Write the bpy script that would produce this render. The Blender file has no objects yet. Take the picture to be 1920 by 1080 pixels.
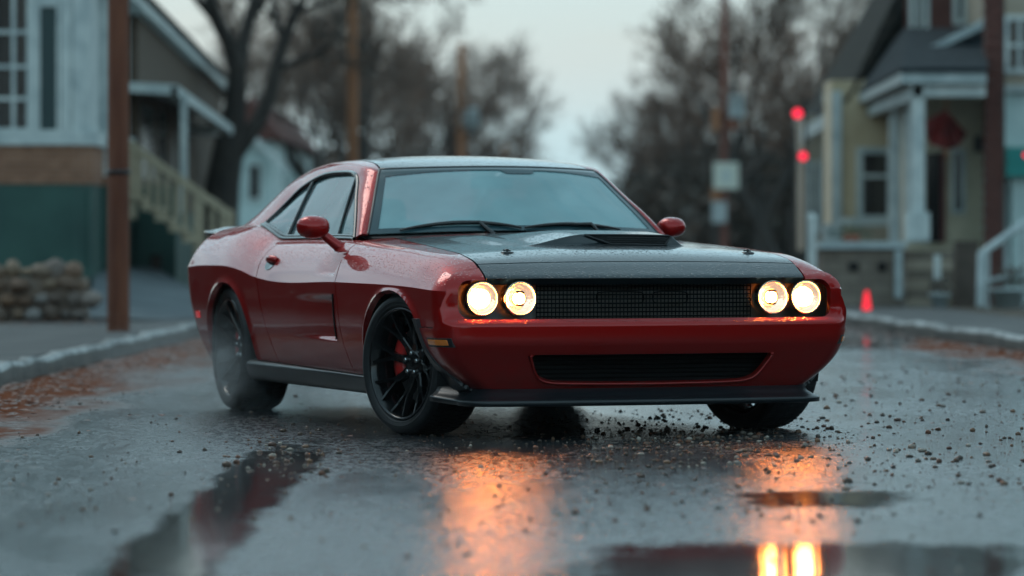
import bpy, bmesh, math, random
import numpy as np
from mathutils import Vector, Matrix
scene = bpy.context.scene
COL = scene.collection
rnd = random.Random(7)
npr = np.random.RandomState(11)

# ------------------------------------------------------------------ helpers
def spl(xs, ys):
    """smooth curve through a table (finite-difference hermite)"""
    xs = np.asarray(xs, float); ys = np.asarray(ys, float)
    d = np.diff(ys) / np.diff(xs)
    m = np.empty_like(ys)
    m[0], m[-1] = d[0], d[-1]
    for i in range(1, len(xs) - 1):
        a, b = xs[i] - xs[i - 1], xs[i + 1] - xs[i]
        m[i] = 0.0 if d[i - 1] * d[i] <= 0 else (a + b) * d[i-1] * d[i] * 1.0 / (b * d[i-1] + a * d[i]) if False else (d[i-1]*b + d[i]*a)/(a+b)
        if d[i - 1] * d[i] <= 0:
            m[i] *= 0.5
    def f(x):
        x = np.asarray(x, float)
        xc = np.clip(x, xs[0], xs[-1])
        i = np.clip(np.searchsorted(xs, xc, side='right') - 1, 0, len(xs) - 2)
        h = xs[i + 1] - xs[i]
        t = (xc - xs[i]) / h
        y = ((2*t**3 - 3*t**2 + 1)*ys[i] + (t**3 - 2*t**2 + t)*h*m[i] + (-2*t**3 + 3*t**2)*ys[i+1] + (t**3 - t**2)*h*m[i+1])
        return y + (x - xc) * np.where(x < xs[0], m[0], m[-1])
    return f

def lin(xs, ys):
    return lambda x: np.interp(x, xs, ys)

def sstep(a, b, x):
    t = np.clip((np.asarray(x, float) - a) / (b - a), 0, 1)
    return t * t * (3 - 2 * t)

def smin(a, b, k):
    h = np.clip(0.5 + 0.5 * (b - a) / k, 0, 1)
    return b * (1 - h) + a * h - k * h * (1 - h)

def polysd(pts):
    """signed distance to a closed 2-D polygon, positive inside"""
    P = np.asarray(pts, float)
    def f(a, b):
        a = np.asarray(a, float); b = np.asarray(b, float)
        d = np.full(a.shape, 1e9); ins = np.zeros(a.shape, bool)
        n = len(P)
        for i in range(n):
            x0, y0 = P[i]; x1, y1 = P[(i + 1) % n]
            ex, ey = x1 - x0, y1 - y0
            wx, wy = a - x0, b - y0
            t = np.clip((wx * ex + wy * ey) / (ex * ex + ey * ey + 1e-12), 0, 1)
            d = np.minimum(d, (wx - t * ex) ** 2 + (wy - t * ey) ** 2)
            c = ((y0 <= b) & (y1 > b)) | ((y1 <= b) & (y0 > b))
            with np.errstate(divide='ignore', invalid='ignore'):
                xi = x0 + (b - y0) / (y1 - y0 if y1 != y0 else 1e-9) * ex
            ins ^= c & (a < xi)
        return np.where(ins, 1, -1) * np.sqrt(d)
    return f

def smooth_poly(pts, it=2):
    """chaikin corner cutting of a closed polygon"""
    P = [tuple(p) for p in pts]
    for _ in range(it):
        Q = []
        for i in range(len(P)):
            a, b = P[i], P[(i + 1) % len(P)]
            Q.append(tuple(.75*a[k] + .25*b[k] for k in range(len(a))))
            Q.append(tuple(.25*a[k] + .75*b[k] for k in range(len(a))))
        P = Q
    return P

def rbox(cx, cy, hx, hy, r):
    """inside-positive rounded box distance"""
    def f(a, b):
        qx = np.abs(a - cx) - hx + r; qy = np.abs(b - cy) - hy + r
        return -(np.minimum(np.maximum(qx, qy), 0) + np.hypot(np.maximum(qx, 0), np.maximum(qy, 0)) - r)
    return f

def clip_patch(P, us, vs, clips=()):
    """grid over (us, vs), surface P(u, v) -> (N,3); each clip(x, y, z) keeps > 0, cut exactly along its zero line"""
    U, V = np.meshgrid(us, vs, indexing='ij')
    par = np.stack([U.ravel(), V.ravel()], 1)
    nv = len(vs)
    polys = [[i*nv + j, (i+1)*nv + j, (i+1)*nv + j+1, i*nv + j+1] for i in range(len(us)-1) for j in range(nv-1)]
    for f in clips:
        X = P(par[:, 0], par[:, 1])
        val = f(X[:, 0], X[:, 1], X[:, 2])
        sgn = val > 0
        cut = {}
        need = set()
        for p in polys:
            for k in range(len(p)):
                a, b = p[k], p[(k+1) % len(p)]
                if sgn[a] != sgn[b]:
                    need.add((a, b) if a < b else (b, a))
        need = list(need)
        if need:
            A = np.array([n[0] for n in need]); B = np.array([n[1] for n in need])
            pa, pb = par[A].copy(), par[B].copy(); va, vb = val[A].copy(), val[B].copy()
            for _ in range(4):
                t = np.clip(va / (va - vb + 1e-15), .02, .98)[:, None]
                pm = pa + (pb - pa) * t
                xm = P(pm[:, 0], pm[:, 1]); vm = f(xm[:, 0], xm[:, 1], xm[:, 2])
                same = (vm > 0) == (va > 0)
                pa = np.where(same[:, None], pm, pa); va = np.where(same, vm, va)
                pb = np.where(same[:, None], pb, pm); vb = np.where(same, vb, vm)
            t = np.clip(va / (va - vb + 1e-15), 0, 1)[:, None]
            pm = pa + (pb - pa) * t
            base = len(par)
            par = np.concatenate([par, pm])
            for k, n in enumerate(need):
                cut[n] = base + k
            sgn = np.concatenate([sgn, np.ones(len(need), bool)])
        out = []
        for p in polys:
            s = [sgn[i] for i in p]
            if all(s):
                out.append(p); continue
            if not any(s):
                continue
            q = []
            for k in range(len(p)):
                a, b = p[k], p[(k+1) % len(p)]
                if sgn[a]:
                    q.append(a)
                if sgn[a] != sgn[b]:
                    q.append(cut[(a, b) if a < b else (b, a)])
            if len(q) >= 3:
                out.append(q)
        polys = out
    used = sorted({i for p in polys for i in p})
    mp = {i: k for k, i in enumerate(used)}
    par = par[used]
    return P(par[:, 0], par[:, 1]), [[mp[i] for i in p] for p in polys]

class Geo:
    def __init__(s):
        s.v = []; s.f = []; s.sm = []
    def add(s, verts, faces, smooth=True):
        b = len(s.v)
        s.v.extend([tuple(map(float, p)) for p in verts])
        for f in faces:
            s.f.append([i + b for i in f]); s.sm.append(smooth)
        return s
    def patch(s, P, us, vs, clips=(), flip=False, mirror=False, flange=0.0, fdir=None, smooth=True):
        v, f = clip_patch(P, us, vs, clips)
        if not len(f):
            return s
        if flange:
            v, f = add_flange(v, f, flange * (1 if flip else -1) if fdir is None else flange, fdir)
        v = np.array(v)
        if mirror:
            v = v * np.array([-1, 1, 1]); flip = not flip
        if flip:
            f = [list(reversed(p)) for p in f]
        return s.add(v, f, smooth)
    def box(s, lo, hi, M=None):
        x0, y0, z0 = lo; x1, y1, z1 = hi
        v = [(x0,y0,z0),(x1,y0,z0),(x1,y1,z0),(x0,y1,z0),(x0,y0,z1),(x1,y0,z1),(x1,y1,z1),(x0,y1,z1)]
        if M is not None:
            v = [tuple(M @ Vector(p)) for p in v]
        return s.add(v, [[0,3,2,1],[4,5,6,7],[0,1,5,4],[1,2,6,5],[2,3,7,6],[3,0,4,7]], False)
    def tube(s, pts, rad, n=8, cap=True, smooth=True):
        pts = [Vector(p) for p in pts]
        if not hasattr(rad, '__len__'):
            rad = [rad] * len(pts)
        rings = []; up = None
        for i, p in enumerate(pts):
            d = (pts[min(i+1, len(pts)-1)] - pts[max(i-1, 0)])
            if d.length < 1e-9: d = Vector((0, 0, 1))
            d.normalize()
            if up is None:
                up = Vector((0, 0, 1)) if abs(d.z) < .9 else Vector((1, 0, 0))
            a = up - d * up.dot(d)
            if a.length < 1e-6: a = d.orthogonal()
            a.normalize(); b = d.cross(a); up = a
            rings.append([p + (a*math.cos(2*math.pi*k/n) + b*math.sin(2*math.pi*k/n)) * rad[i] for k in range(n)])
        v = [q for r in rings for q in r]; f = []
        for i in range(len(pts)-1):
            for k in range(n):
                f.append([i*n + k, i*n + (k+1) % n, (i+1)*n + (k+1) % n, (i+1)*n + k])
        s.add(v, f, smooth)
        if cap:
            s.add(rings[0], [list(reversed(range(n)))], False); s.add(rings[-1], [list(range(n))], False)
        return s
    def lathe(s, prof, n=48, axis='x', center=(0,0,0), closed=False, smooth=True):
        """prof: list of (along axis, radius)"""
        v = []; f = []
        for (a, r) in prof:
            for k in range(n):
                c, t = math.cos(2*math.pi*k/n)*r, math.sin(2*math.pi*k/n)*r
                p = {'x': (a, c, t), 'y': (t, a, c), 'z': (c, t, a)}[axis]
                v.append(tuple(p[i] + center[i] for i in range(3)))
        m = len(prof)
        for i in range(m if closed else m - 1):
            j = (i + 1) % m
            for k in range(n):
                f.append([i*n + k, i*n + (k+1) % n, j*n + (k+1) % n, j*n + k])
        return s.add(v, f, smooth)
    def build(s, name, mat, parent=None, loc=None, rot=None, fix=True, angle=None, bevel=None):
        me = bpy.data.meshes.new(name)
        me.from_pydata(s.v, [], s.f)
        me.polygons.foreach_set('use_smooth', s.sm)
        me.update()
        if fix:
            bm = bmesh.new(); bm.from_mesh(me)
            bmesh.ops.recalc_face_normals(bm, faces=bm.faces)
            bm.to_mesh(me); bm.free()
        o = bpy.data.objects.new(name, me)
        COL.objects.link(o)
        if mat is not None:
            me.materials.append(mat)
        if parent is not None:
            o.parent = parent
        if loc is not None: o.location = loc
        if rot is not None: o.rotation_euler = rot
        if bevel:
            b = o.modifiers.new('bevel', 'BEVEL'); b.width = bevel; b.segments = 2; b.limit_method = 'ANGLE'; b.angle_limit = .6
        return o

def add_flange(v, f, d, fdir=None):
    v = np.array(v); n = np.zeros_like(v)
    cnt = {}
    for p in f:
        q = v[p]
        nn = np.zeros(3)
        for k in range(len(p)):
            nn += np.cross(q[k], q[(k+1) % len(p)])
        for i in p: n[i] += nn
        for k in range(len(p)):
            e = (p[k], p[(k+1) % len(p)])
            cnt[e] = cnt.get(e, 0) + 1
    n /= np.linalg.norm(n, axis=1)[:, None] + 1e-12
    bd = [e for e in cnt if (e[1], e[0]) not in cnt and not (abs(v[e[0]][0]) < 1e-4 and abs(v[e[1]][0]) < 1e-4)]
    ids = sorted({i for e in bd for i in e})
    base = len(v); mp = {i: k for k, i in enumerate(ids)}
    off = n[ids] * d if fdir is None else np.array(fdir)[None, :] * d
    v2 = np.concatenate([v, v[ids], v[ids] + off]); m = len(ids)
    f2 = list(f)
    for a, b in bd:
        f2.append([base + mp[b], base + mp[a], base + m + mp[a], base + m + mp[b]])
    return v2, f2

def empty(name, loc=(0, 0, 0), rz=0.0):
    o = bpy.data.objects.new(name, None)
    o.empty_display_size = .2
    COL.objects.link(o); o.location = loc; o.rotation_euler = (0, 0, rz)
    return o

def tag(o, label=None, cat=None, group=None, kind=None):
    if label: o['label'] = label
    if cat: o['category'] = cat
    if group: o['group'] = group
    if kind: o['kind'] = kind
    return o

def copy_tree(o, parent=None):
    c = o.copy(); COL.objects.link(c)
    c.parent = parent
    for ch in list(o.children):
        copy_tree(ch, c)
    return c

# ------------------------------------------------------------------ materials
def mat(name, col=(.5, .5, .5), rough=.6, metal=0.0, coat=0.0, spec=.5, emit=None, estr=0.0, coatr=.03):
    m = bpy.data.materials.new(name); m.use_nodes = True
    b = m.node_tree.nodes['Principled BSDF']
    b.inputs['Base Color'].default_value = (*col, 1)
    b.inputs['Roughness'].default_value = rough
    b.inputs['Metallic'].default_value = metal
    b.inputs['Specular IOR Level'].default_value = spec
    b.inputs['Coat Weight'].default_value = coat
    b.inputs['Coat Roughness'].default_value = coatr
    if emit:
        b.inputs['Emission Color'].default_value = (*emit, 1)
        b.inputs['Emission Strength'].default_value = estr
    return m

def N(m, t, **kw):
    n = m.node_tree.nodes.new(t)
    for k, v in kw.items():
        if k in n.inputs.keys(): n.inputs[k].default_value = v
        else: setattr(n, k, v)
    return n

def L(m, a, ao, b, bi):
    m.node_tree.links.new(a.outputs[ao], b.inputs[bi])

def varied(name, c1, c2, scale=4.0, rough=.7, bump=0.0, bscale=30.0, spec=.4, detail=6.0, stretch=(1, 1, 1), contrast=(.35, .65), r2=None):
    """principled with a noise-mixed colour and optional bump"""
    m = mat(name, c1, rough, spec=spec)
    b = m.node_tree.nodes['Principled BSDF']
    tc = N(m, 'ShaderNodeTexCoord'); mp = N(m, 'ShaderNodeMapping'); mp.inputs['Scale'].default_value = stretch
    L(m, tc, 'Object', mp, 'Vector')
    nz = N(m, 'ShaderNodeTexNoise', Scale=scale, Detail=detail); L(m, mp, 'Vector', nz, 'Vector')
    cr = N(m, 'ShaderNodeValToRGB')
    cr.color_ramp.elements[0].position = contrast[0]; cr.color_ramp.elements[0].color = (*c1, 1)
    cr.color_ramp.elements[1].position = contrast[1]; cr.color_ramp.elements[1].color = (*c2, 1)
    L(m, nz, 'Fac', cr, 'Fac'); L(m, cr, 'Color', b, 'Base Color')
    if r2 is not None:
        mr = N(m, 'ShaderNodeMapRange'); mr.inputs['To Min'].default_value = rough; mr.inputs['To Max'].default_value = r2
        L(m, nz, 'Fac', mr, 'Value'); L(m, mr, 'Result', b, 'Roughness')
    if bump:
        n2 = N(m, 'ShaderNodeTexNoise', Scale=bscale, Detail=4.0); L(m, mp, 'Vector', n2, 'Vector')
        bp = N(m, 'ShaderNodeBump', Strength=bump, Distance=.02); L(m, n2, 'Fac', bp, 'Height'); L(m, bp, 'Normal', b, 'Normal')
    return m
# ------------------------------------------------------------------ car materials
def droplets(m, strength=.5, scale=55.0, mix=None):
    """wet beads on a painted surface: small rounded bumps of uneven size, denser on top faces"""
    b = m.node_tree.nodes['Principled BSDF']
    tc = N(m, 'ShaderNodeTexCoord')
    vo = N(m, 'ShaderNodeTexVoronoi', Scale=scale); L(m, tc, 'Object', vo, 'Vector')
    sep = N(m, 'ShaderNodeSeparateColor'); L(m, vo, 'Color', sep, 'Color')
    th = N(m, 'ShaderNodeMath', operation='MULTIPLY'); th.inputs[1].default_value = .55; L(m, sep, 'Red', th, 0)
    df = N(m, 'ShaderNodeMath', operation='SUBTRACT'); L(m, th, 'Value', df, 0); L(m, vo, 'Distance', df, 1)
    cl = N(m, 'ShaderNodeMath', operation='MAXIMUM'); cl.inputs[1].default_value = 0.0; L(m, df, 'Value', cl, 0)
    sq = N(m, 'ShaderNodeMath', operation='SQRT'); L(m, cl, 'Value', sq, 0)
    ge = N(m, 'ShaderNodeNewGeometry'); sx = N(m, 'ShaderNodeSeparateXYZ'); L(m, ge, 'Normal', sx, 'Vector')
    up = N(m, 'ShaderNodeMapRange'); up.inputs['From Min'].default_value = .45; up.inputs['From Max'].default_value = .9
    L(m, sx, 'Z', up, 'Value')
    mu = N(m, 'ShaderNodeMath', operation='MULTIPLY'); L(m, sq, 'Value', mu, 0); L(m, up, 'Result', mu, 1)
    bp = N(m, 'ShaderNodeBump', Strength=strength, Distance=.012); L(m, mu, 'Value', bp, 'Height')
    L(m, bp, 'Normal', b, 'Normal')
    L(m, bp, 'Normal', b, 'Coat Normal')
    return m

M_RED = mat('red_paint', (.33, .007, .006), .36, metal=.5, coat=1.0, spec=.0, coatr=.03)
M_RED.node_tree.nodes['Principled BSDF'].inputs['Coat IOR'].default_value = 1.45
droplets(M_RED, .6, 90)
def spray(m):
    b = m.node_tree.nodes['Principled BSDF']; tc = N(m, 'ShaderNodeTexCoord'); sx = N(m, 'ShaderNodeSeparateXYZ'); L(m, tc, 'Object', sx, 'Vector')
    nz = N(m, 'ShaderNodeTexNoise', Scale=9.0, Detail=8.0, Roughness=.7); mp = N(m, 'ShaderNodeMapping'); mp.inputs['Scale'].default_value = (1, .5, 1.6); L(m, tc, 'Object', mp, 'Vector'); L(m, mp, 'Vector', nz, 'Vector')
    mr = N(m, 'ShaderNodeMapRange'); mr.inputs['From Min'].default_value = .55; mr.inputs['From Max'].default_value = .22; L(m, sx, 'Z', mr, 'Value')
    mu = N(m, 'ShaderNodeMath', operation='MULTIPLY'); L(m, mr, 'Result', mu, 0); L(m, nz, 'Fac', mu, 1)
    m2 = N(m, 'ShaderNodeMath', operation='MULTIPLY'); m2.inputs[1].default_value = .75; L(m, mu, 'Value', m2, 0)
    mx = N(m, 'ShaderNodeMix', data_type='RGBA'); L(m, m2, 'Value', mx, 'Factor'); mx.inputs['A'].default_value = b.inputs['Base Color'].default_value; mx.inputs['B'].default_value = (.045, .036, .030, 1)
    L(m, mx, 'Result', b, 'Base Color')
    cw = N(m, 'ShaderNodeMath', operation='SUBTRACT'); cw.inputs[0].default_value = 1.0; L(m, m2, 'Value', cw, 1); L(m, cw, 'Value', b, 'Coat Weight')
spray(M_RED)
M_HOOD = mat('satin_black_paint', (.009, .018, .023), .34, metal=.0, spec=.2, coat=.9, coatr=.10)
droplets(M_HOOD, .9, 85)
M_BLACK = mat('black_trim', (.012, .013, .015), .38, spec=.5)
M_GLOSSBLK = mat('gloss_black', (.008, .008, .009), .12, spec=.6)
M_MATTE = mat('black_plastic', (.010, .010, .011), .65, spec=.3)
M_SPLIT = mat('dark_grey_plastic', (.008, .011, .014), .34, spec=.5)
M_GRILLE = mat('grille_black', (.0015, .0015, .0015), .7, spec=.06)
M_SURR = mat('lamp_surround', (.045, .034, .022), .35, spec=.5)
M_FRIT = mat('glass_border', (.022, .055, .066), .12, spec=.5)
M_TYRE = varied('tyre_rubber', (.010, .011, .012), (.022, .023, .025), 9, .55, spec=.45)
M_RIM = mat('black_wheel', (.006, .006, .007), .14, spec=.6, metal=.1)
M_RIMEDGE = mat('machined_rim_edge', (.10, .10, .11), .25, metal=.9)
M_DISC = mat('brake_disc_metal', (.10, .10, .10), .45, metal=.9)
M_CAL = mat('red_caliper', (.55, .018, .015), .3, coat=.6)
M_STEEL = mat('steel', (.6, .6, .6), .22, metal=1.0)
M_CHROME = mat('chrome_bezel', (.75, .66, .52), .15, metal=1.0)
M_AMBER = mat('amber_lens', (.75, .20, .03), .15, coat=.8)
M_REDLENS = mat('red_lens', (.6, .02, .03), .15, coat=.8, emit=(1, .03, .03), estr=.25)
M_SEAT = varied('seat_leather', (.012, .012, .013), (.02, .02, .021), 12, .5)
M_MIRGL = mat('mirror_glass', (.7, .75, .78), .03, metal=1.0)

def lamp_mat(name, col, s, core=None):
    m = bpy.data.materials.new(name); m.use_nodes = True
    nt = m.node_tree; nt.nodes.remove(nt.nodes['Principled BSDF'])
    e = N(m, 'ShaderNodeEmission'); e.inputs['Color'].default_value = (*col, 1); e.inputs['Strength'].default_value = s
    L(m, e, 'Emission', nt.nodes['Material Output'], 'Surface')
    return m
M_LAMP = lamp_mat('lit_lamp', (1.0, .28, .055), 120.0)
M_LAMP2 = mat('lit_lamp_reflector', (.9, .75, .6), .22, metal=1.0, emit=(1.0, .70, .46), estr=.48)
def flutes(m):
    b = m.node_tree.nodes['Principled BSDF']; tc = N(m, 'ShaderNodeTexCoord'); vo = N(m, 'ShaderNodeTexVoronoi', Scale=60.0); L(m, tc, 'Object', vo, 'Vector')
    bp = N(m, 'ShaderNodeBump', Strength=.22, Distance=.01); L(m, vo, 'Distance', bp, 'Height'); L(m, bp, 'Normal', b, 'Normal')
flutes(M_LAMP2)

def glass_mat(name, tint, fog, fogcol, ior=1.5, rough=.0):
    """car glass: coloured see-through sheet, misted by a film of fine droplets, fresnel reflection on top"""
    m = bpy.data.materials.new(name); m.use_nodes = True
    nt = m.node_tree; nt.nodes.remove(nt.nodes['Principled BSDF'])
    tr = N(m, 'ShaderNodeBsdfTransparent'); tr.inputs['Color'].default_value = (*tint, 1)
    tl = N(m, 'ShaderNodeBsdfDiffuse'); tl.inputs['Color'].default_value = (*fogcol, 1)
    mx = N(m, 'ShaderNodeMixShader'); mx.inputs[0].default_value = fog
    if fog > .3:   # condensation: thicker towards the edges of the cleared area, in soft drifts
        tc = N(m, 'ShaderNodeTexCoord'); nz = N(m, 'ShaderNodeTexNoise', Scale=2.4, Detail=5.0); L(m, tc, 'Object', nz, 'Vector')
        mr = N(m, 'ShaderNodeMapRange'); mr.inputs['From Min'].default_value = .3; mr.inputs['From Max'].default_value = .7; mr.inputs['To Min'].default_value = fog - .07; mr.inputs['To Max'].default_value = fog + .05
        L(m, nz, 'Fac', mr, 'Value'); L(m, mr, 'Result', mx, 0)
    L(m, tr, 'BSDF', mx, 1); L(m, tl, 'BSDF', mx, 2)
    gl = N(m, 'ShaderNodeBsdfGlossy'); gl.inputs['Roughness'].default_value = rough
    fr = N(m, 'ShaderNodeFresnel', IOR=ior)
    m2 = N(m, 'ShaderNodeMixShader'); L(m, fr, 'Fac', m2, 0); L(m, mx, 'Shader', m2, 1); L(m, gl, 'BSDF', m2, 2)
    L(m, m2, 'Shader', nt.nodes['Material Output'], 'Surface')
    return m
M_WS = glass_mat('misted_windscreen', (.66, .84, .87), .38, (.54, .92, .98), rough=.02)
M_SIDEGL = glass_mat('side_glass', (.62, .78, .80), .22, (.30, .52, .56))
def misted_back(name, tint, fog, col):
    m = glass_mat(name, tint, fog, col); nt_ = m.node_tree
    for n in nt_.nodes:
        if n.bl_idname == 'ShaderNodeBsdfDiffuse':
            t = N(m, 'ShaderNodeBsdfTranslucent'); t.inputs['Color'].default_value = (*col, 1)
            a_ = N(m, 'ShaderNodeMixShader'); a_.inputs[0].default_value = .6; L(m, n, 'BSDF', a_, 1); L(m, t, 'BSDF', a_, 2)
            for l in list(nt_.links):
                if l.from_node == n and l.to_node != a_:
                    to = l.to_socket; nt_.links.remove(l); nt_.links.new(a_.outputs[0], to)
            break
    return m
M_REARGL = misted_back('misted_rear_glass', (.70, .84, .86), .55, (.66, .86, .90))
M_SIDEGL = misted_back('side_glass', (.66, .82, .85), .40, (.46, .76, .82))
M_CLEAR = glass_mat('lamp_lens', (.97, .97, .97), .0, (1, 1, 1), 1.35)

# ------------------------------------------------------------------ car surfaces  (x lateral, y rearwards from the front axle, z up)
zc = spl([-1.1, -.9, -.47, .7, 2.2, 2.35, 2.5, 2.77, 3.25, 3.8, 4.1], [.738, .742, .757, .768, .773, .786, .808, .834, .839, .822, .805])
xc = spl([-1.1, -.5, .3, 1.4, 2.2, 2.95, 3.6, 4.1], [1.108, 1.115, 1.12, 1.11, 1.112, 1.128, 1.118, 1.09])
zr = spl([-1.1, -.9, -.8, -.6, -.17, .45, 1.1, 1.8, 2.4, 2.7, 2.95, 3.3, 3.7, 4.1], [.79, .842, .870, .906, .938, .968, .992, .995, .992, 1.035, 1.07, 1.078, 1.055, 1.025])
xr = spl([-1.1, -.9, 0, 1.1, 2.4, 2.95, 3.4, 3.8, 4.1], [.92, .93, .935, .905, .905, .875, .855, .885, .90])
LOW = spl([0, .08, .2, .38, .6, .85, 1.0], [.125, .10, .066, .036, .013, .003, .0])
UPA = spl([0, .25, .5, .75, .9, 1.0], [0, .165, .38, .66, .855, 1.0])
UPB = spl([0, .25, .5, .75, .9, 1.0], [0, .315, .60, .84, .945, 1.0])
FARCH = (-.18, .36, .50, .378); RARCH = (2.865, .35, .455, .395)
def arch_d(A, u, z):
    du, dz = (u - A[0]) / A[2], np.maximum(z - A[1], 0) / A[3]
    return (np.hypot(du, dz) - 1) * .43

uf = spl([.20, .25, .30, .38, .455, .475, .52, .565, .585, .60, .62, .78, .795, .812, .84, .87, .893, .92],
         [-.905, -.925, -.945, -.975, -1.008, -1.016, -1.022, -1.022, -1.014, -.995, -.985, -.966, -.958, -.943, -.893, -.832, -.775, -.70])
ufs = spl([.18, .30, .45, .60, .70, .79, .812, .84, .87, .893, .92], [-.90, -.945, -.995, -1.0, -.988, -.962, -.943, -.893, -.832, -.775, -.70])
zf = spl([-.97, -.943, -.893, -.832, -.775, -.70, -.5, 0.0], [.785, .812, .84, .87, .893, .92, .985, 1.13])
BOW = .07
ue = spl([.2, .35, .5, .7, .9, 1.1], [3.70, 3.83, 3.94, 4.03, 4.06, 4.08])

def roundoff(d, r):
    d = np.clip(d, 0, r)
    return r - np.sqrt(np.maximum(r*r - (r - d)**2, 0))

def z_top(u, x):
    """upper surface of bonnet and wing tops"""
    r = xr(u); q = np.clip(np.abs(x) / r, 0, 1.1)
    crown = spl([-1, -.8, .3, .9, 1.3], [.02, .026, .044, .052, .05])(u)
    z = zr(u) + crown * (1 - q**2)
    return smin(z, zf(u - BOW * x**2), .012)

def side_detail(u, z):
    """pressings in the side: flared arch lips and the stepped scoop in the door"""
    d = np.zeros_like(u)
    for A in (FARCH, RARCH):
        e = arch_d(A, u, z)
        d += .013 * np.exp(-(np.maximum(e, 0) / .02)**2) * (z > .25) * (1 - sstep(zc(u) - .035, zc(u) - .004, z))
    ramp = np.clip((1.75 - u) / (1.75 - .845), 0, 1)**2.4 * sstep(.806, .816, u)
    ramp2 = sstep(.455, .475 + .0 * u, z) * (1 - sstep(.66, .70, z))
    d -= .042 * ramp * ramp2
    rampu = np.clip((1.25 - u) / (1.25 - .90), 0, 1)**1.5 * sstep(.855, .872, u - (z - .85) * .25)
    d -= .022 * rampu * sstep(.80, .82, z) * (1 - sstep(.90, .935, z))
    return d

def SIDE(u, s):
    """s 0..1 sill to crease, 1..2 crease to ridge, 2..3 ridge to centre line"""
    u = np.asarray(u, float); s = np.asarray(s, float)
    c, xcr, zrr, xrr = zc(u), xc(u), zr(u), xr(u)
    zb = .185
    h = np.clip(s, 0, 1)
    zl = zb + (c - zb) * h; xl = xcr - LOW(h)
    q = np.clip(s - 1, 0, 1)
    xu = xcr - (xcr - xrr) * UPA(q); zu = c + (zrr - c) * UPB(q)
    k = np.clip(s - 2, 0, 1)
    xt = xrr * (1 - k); zt = z_top(u, xt)
    x = np.where(s <= 1, xl, np.where(s <= 2, xu, xt))
    z = np.where(s <= 1, zl, np.where(s <= 2, zu, zt))
    z = np.where((u < -.4) & (s > 1), np.minimum(z, zf(u - BOW * x**2) + .0), z)
    x = x + side_detail(u, z) * (s <= 2)
    rf = np.where(s <= 2, roundoff(u - (uf(z) + BOW * x**2), .10), 0) * (u < 0)
    rr = roundoff(ue(z) - u, .36) * (u > 2.9)
    rk = roundoff(u - (uf(np.minimum(zrr, zf(u - BOW * xrr**2))) + BOW * xrr**2), .10) * (u < 0)
    rf = np.where(s > 2, rk * xt / xrr, rf)
    x = x - rf - rr
    return np.stack([x, u, z], 1)

_su = np.array([-.42]*400); _ss = np.linspace(0, 2, 400)
_sec = SIDE(_su, _ss)
_tz, _tx = _sec[:, 2], _sec[:, 0]
_o = np.argsort(_tz); _tz, _tx = _tz[_o], _tx[_o]
TUCK = spl([.18, .23, .28, .33, .376, .44, .50, .6], [.215, .165, .118, .075, .042, .014, .003, 0])
def a_of_z(z):
    return np.interp(z, _tz, _tx) - TUCK(np.clip(z, .18, .6))

def FASCIA(t, z):
    t = np.asarray(t, float); z = np.asarray(z, float)
    a = a_of_z(z); r = .10
    x1 = a - r; phi0 = np.arctan(2 * BOW * x1); x1 = a - r + r * np.sin(phi0)
    kk = sstep(.95, 1.6, t); u0 = uf(z) * (1 - kk) + ufs(z) * kk
    tt = np.clip(t, 0, 1); xf = x1 * tt; uu = u0 + BOW * xf**2
    u1 = u0 + BOW * x1**2
    cx, cu = x1 - r*np.sin(phi0), u1 + r*np.cos(phi0)
    ph = phi0 + (math.pi/2 - phi0) * np.clip(t - 1, 0, 1)
    xk, uk = cx + r*np.sin(ph), cu - r*np.cos(ph)
    k = np.clip(t - 2, 0, 1)
    us = cu + (-.42 - cu) * k
    x = np.where(t <= 1, xf, np.where(t <= 2, xk, a)); u = np.where(t <= 1, uu, np.where(t <= 2, uk, us))
    x = x + TUCK(np.clip(z, .18, .6)) * np.where(t > 2, k**1.2, 0) * .9
    return np.stack([x, u, z], 1)

# rail over the doors: A pillar, roof rail, C pillar    rows of D (window edge), M (crown), I (glass / roof edge)
RAIL = np.array([
 [(.905,1.08,.998),(.888,1.035,1.022),(.845,1.03,1.020)],
 [(.848,1.235,1.11),(.828,1.175,1.135),(.785,1.15,1.128)],
 [(.788,1.41,1.225),(.764,1.34,1.245),(.718,1.295,1.242)],
 [(.733,1.56,1.315),(.704,1.48,1.348),(.660,1.42,1.340)],
 [(.717,1.65,1.352),(.682,1.58,1.392),(.632,1.49,1.378)],
 [(.702,1.80,1.367),(.666,1.80,1.412),(.604,1.70,1.420)],
 [(.695,2.07,1.369),(.655,2.07,1.419),(.597,2.07,1.440)],
 [(.692,2.40,1.350),(.650,2.45,1.405),(.592,2.5,1.432)],
 [(.703,2.70,1.292),(.650,2.80,1.370),(.588,2.85,1.402)],
 [(.747,2.86,1.205),(.690,3.05,1.300),(.600,3.1,1.345)],
 [(.800,2.93,1.135),(.738,3.22,1.215),(.625,3.35,1.25)],
 [(.850,2.98,1.080),(.792,3.36,1.130),(.655,3.6,1.14)],
 [(.885,3.05,1.035),(.845,3.48,1.065),(.695,3.8,1.055)]])
_q = np.arange(13.0)
RC = [[spl(_q, RAIL[:, j, k]) for k in range(3)] for j in range(3)]
def rail_curve(j, q):
    return np.stack([RC[j][k](q) for k in range(3)], -1)
def RAILP(q, w):
    D, M, I = rail_curve(0, q), rail_curve(1, q), rail_curve(2, q)
    w = np.asarray(w)[:, None]
    Mb = 2 * M - .5 * (D + I)
    return (1-w)**2 * D + 2*w*(1-w) * Mb + w*w * I
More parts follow.
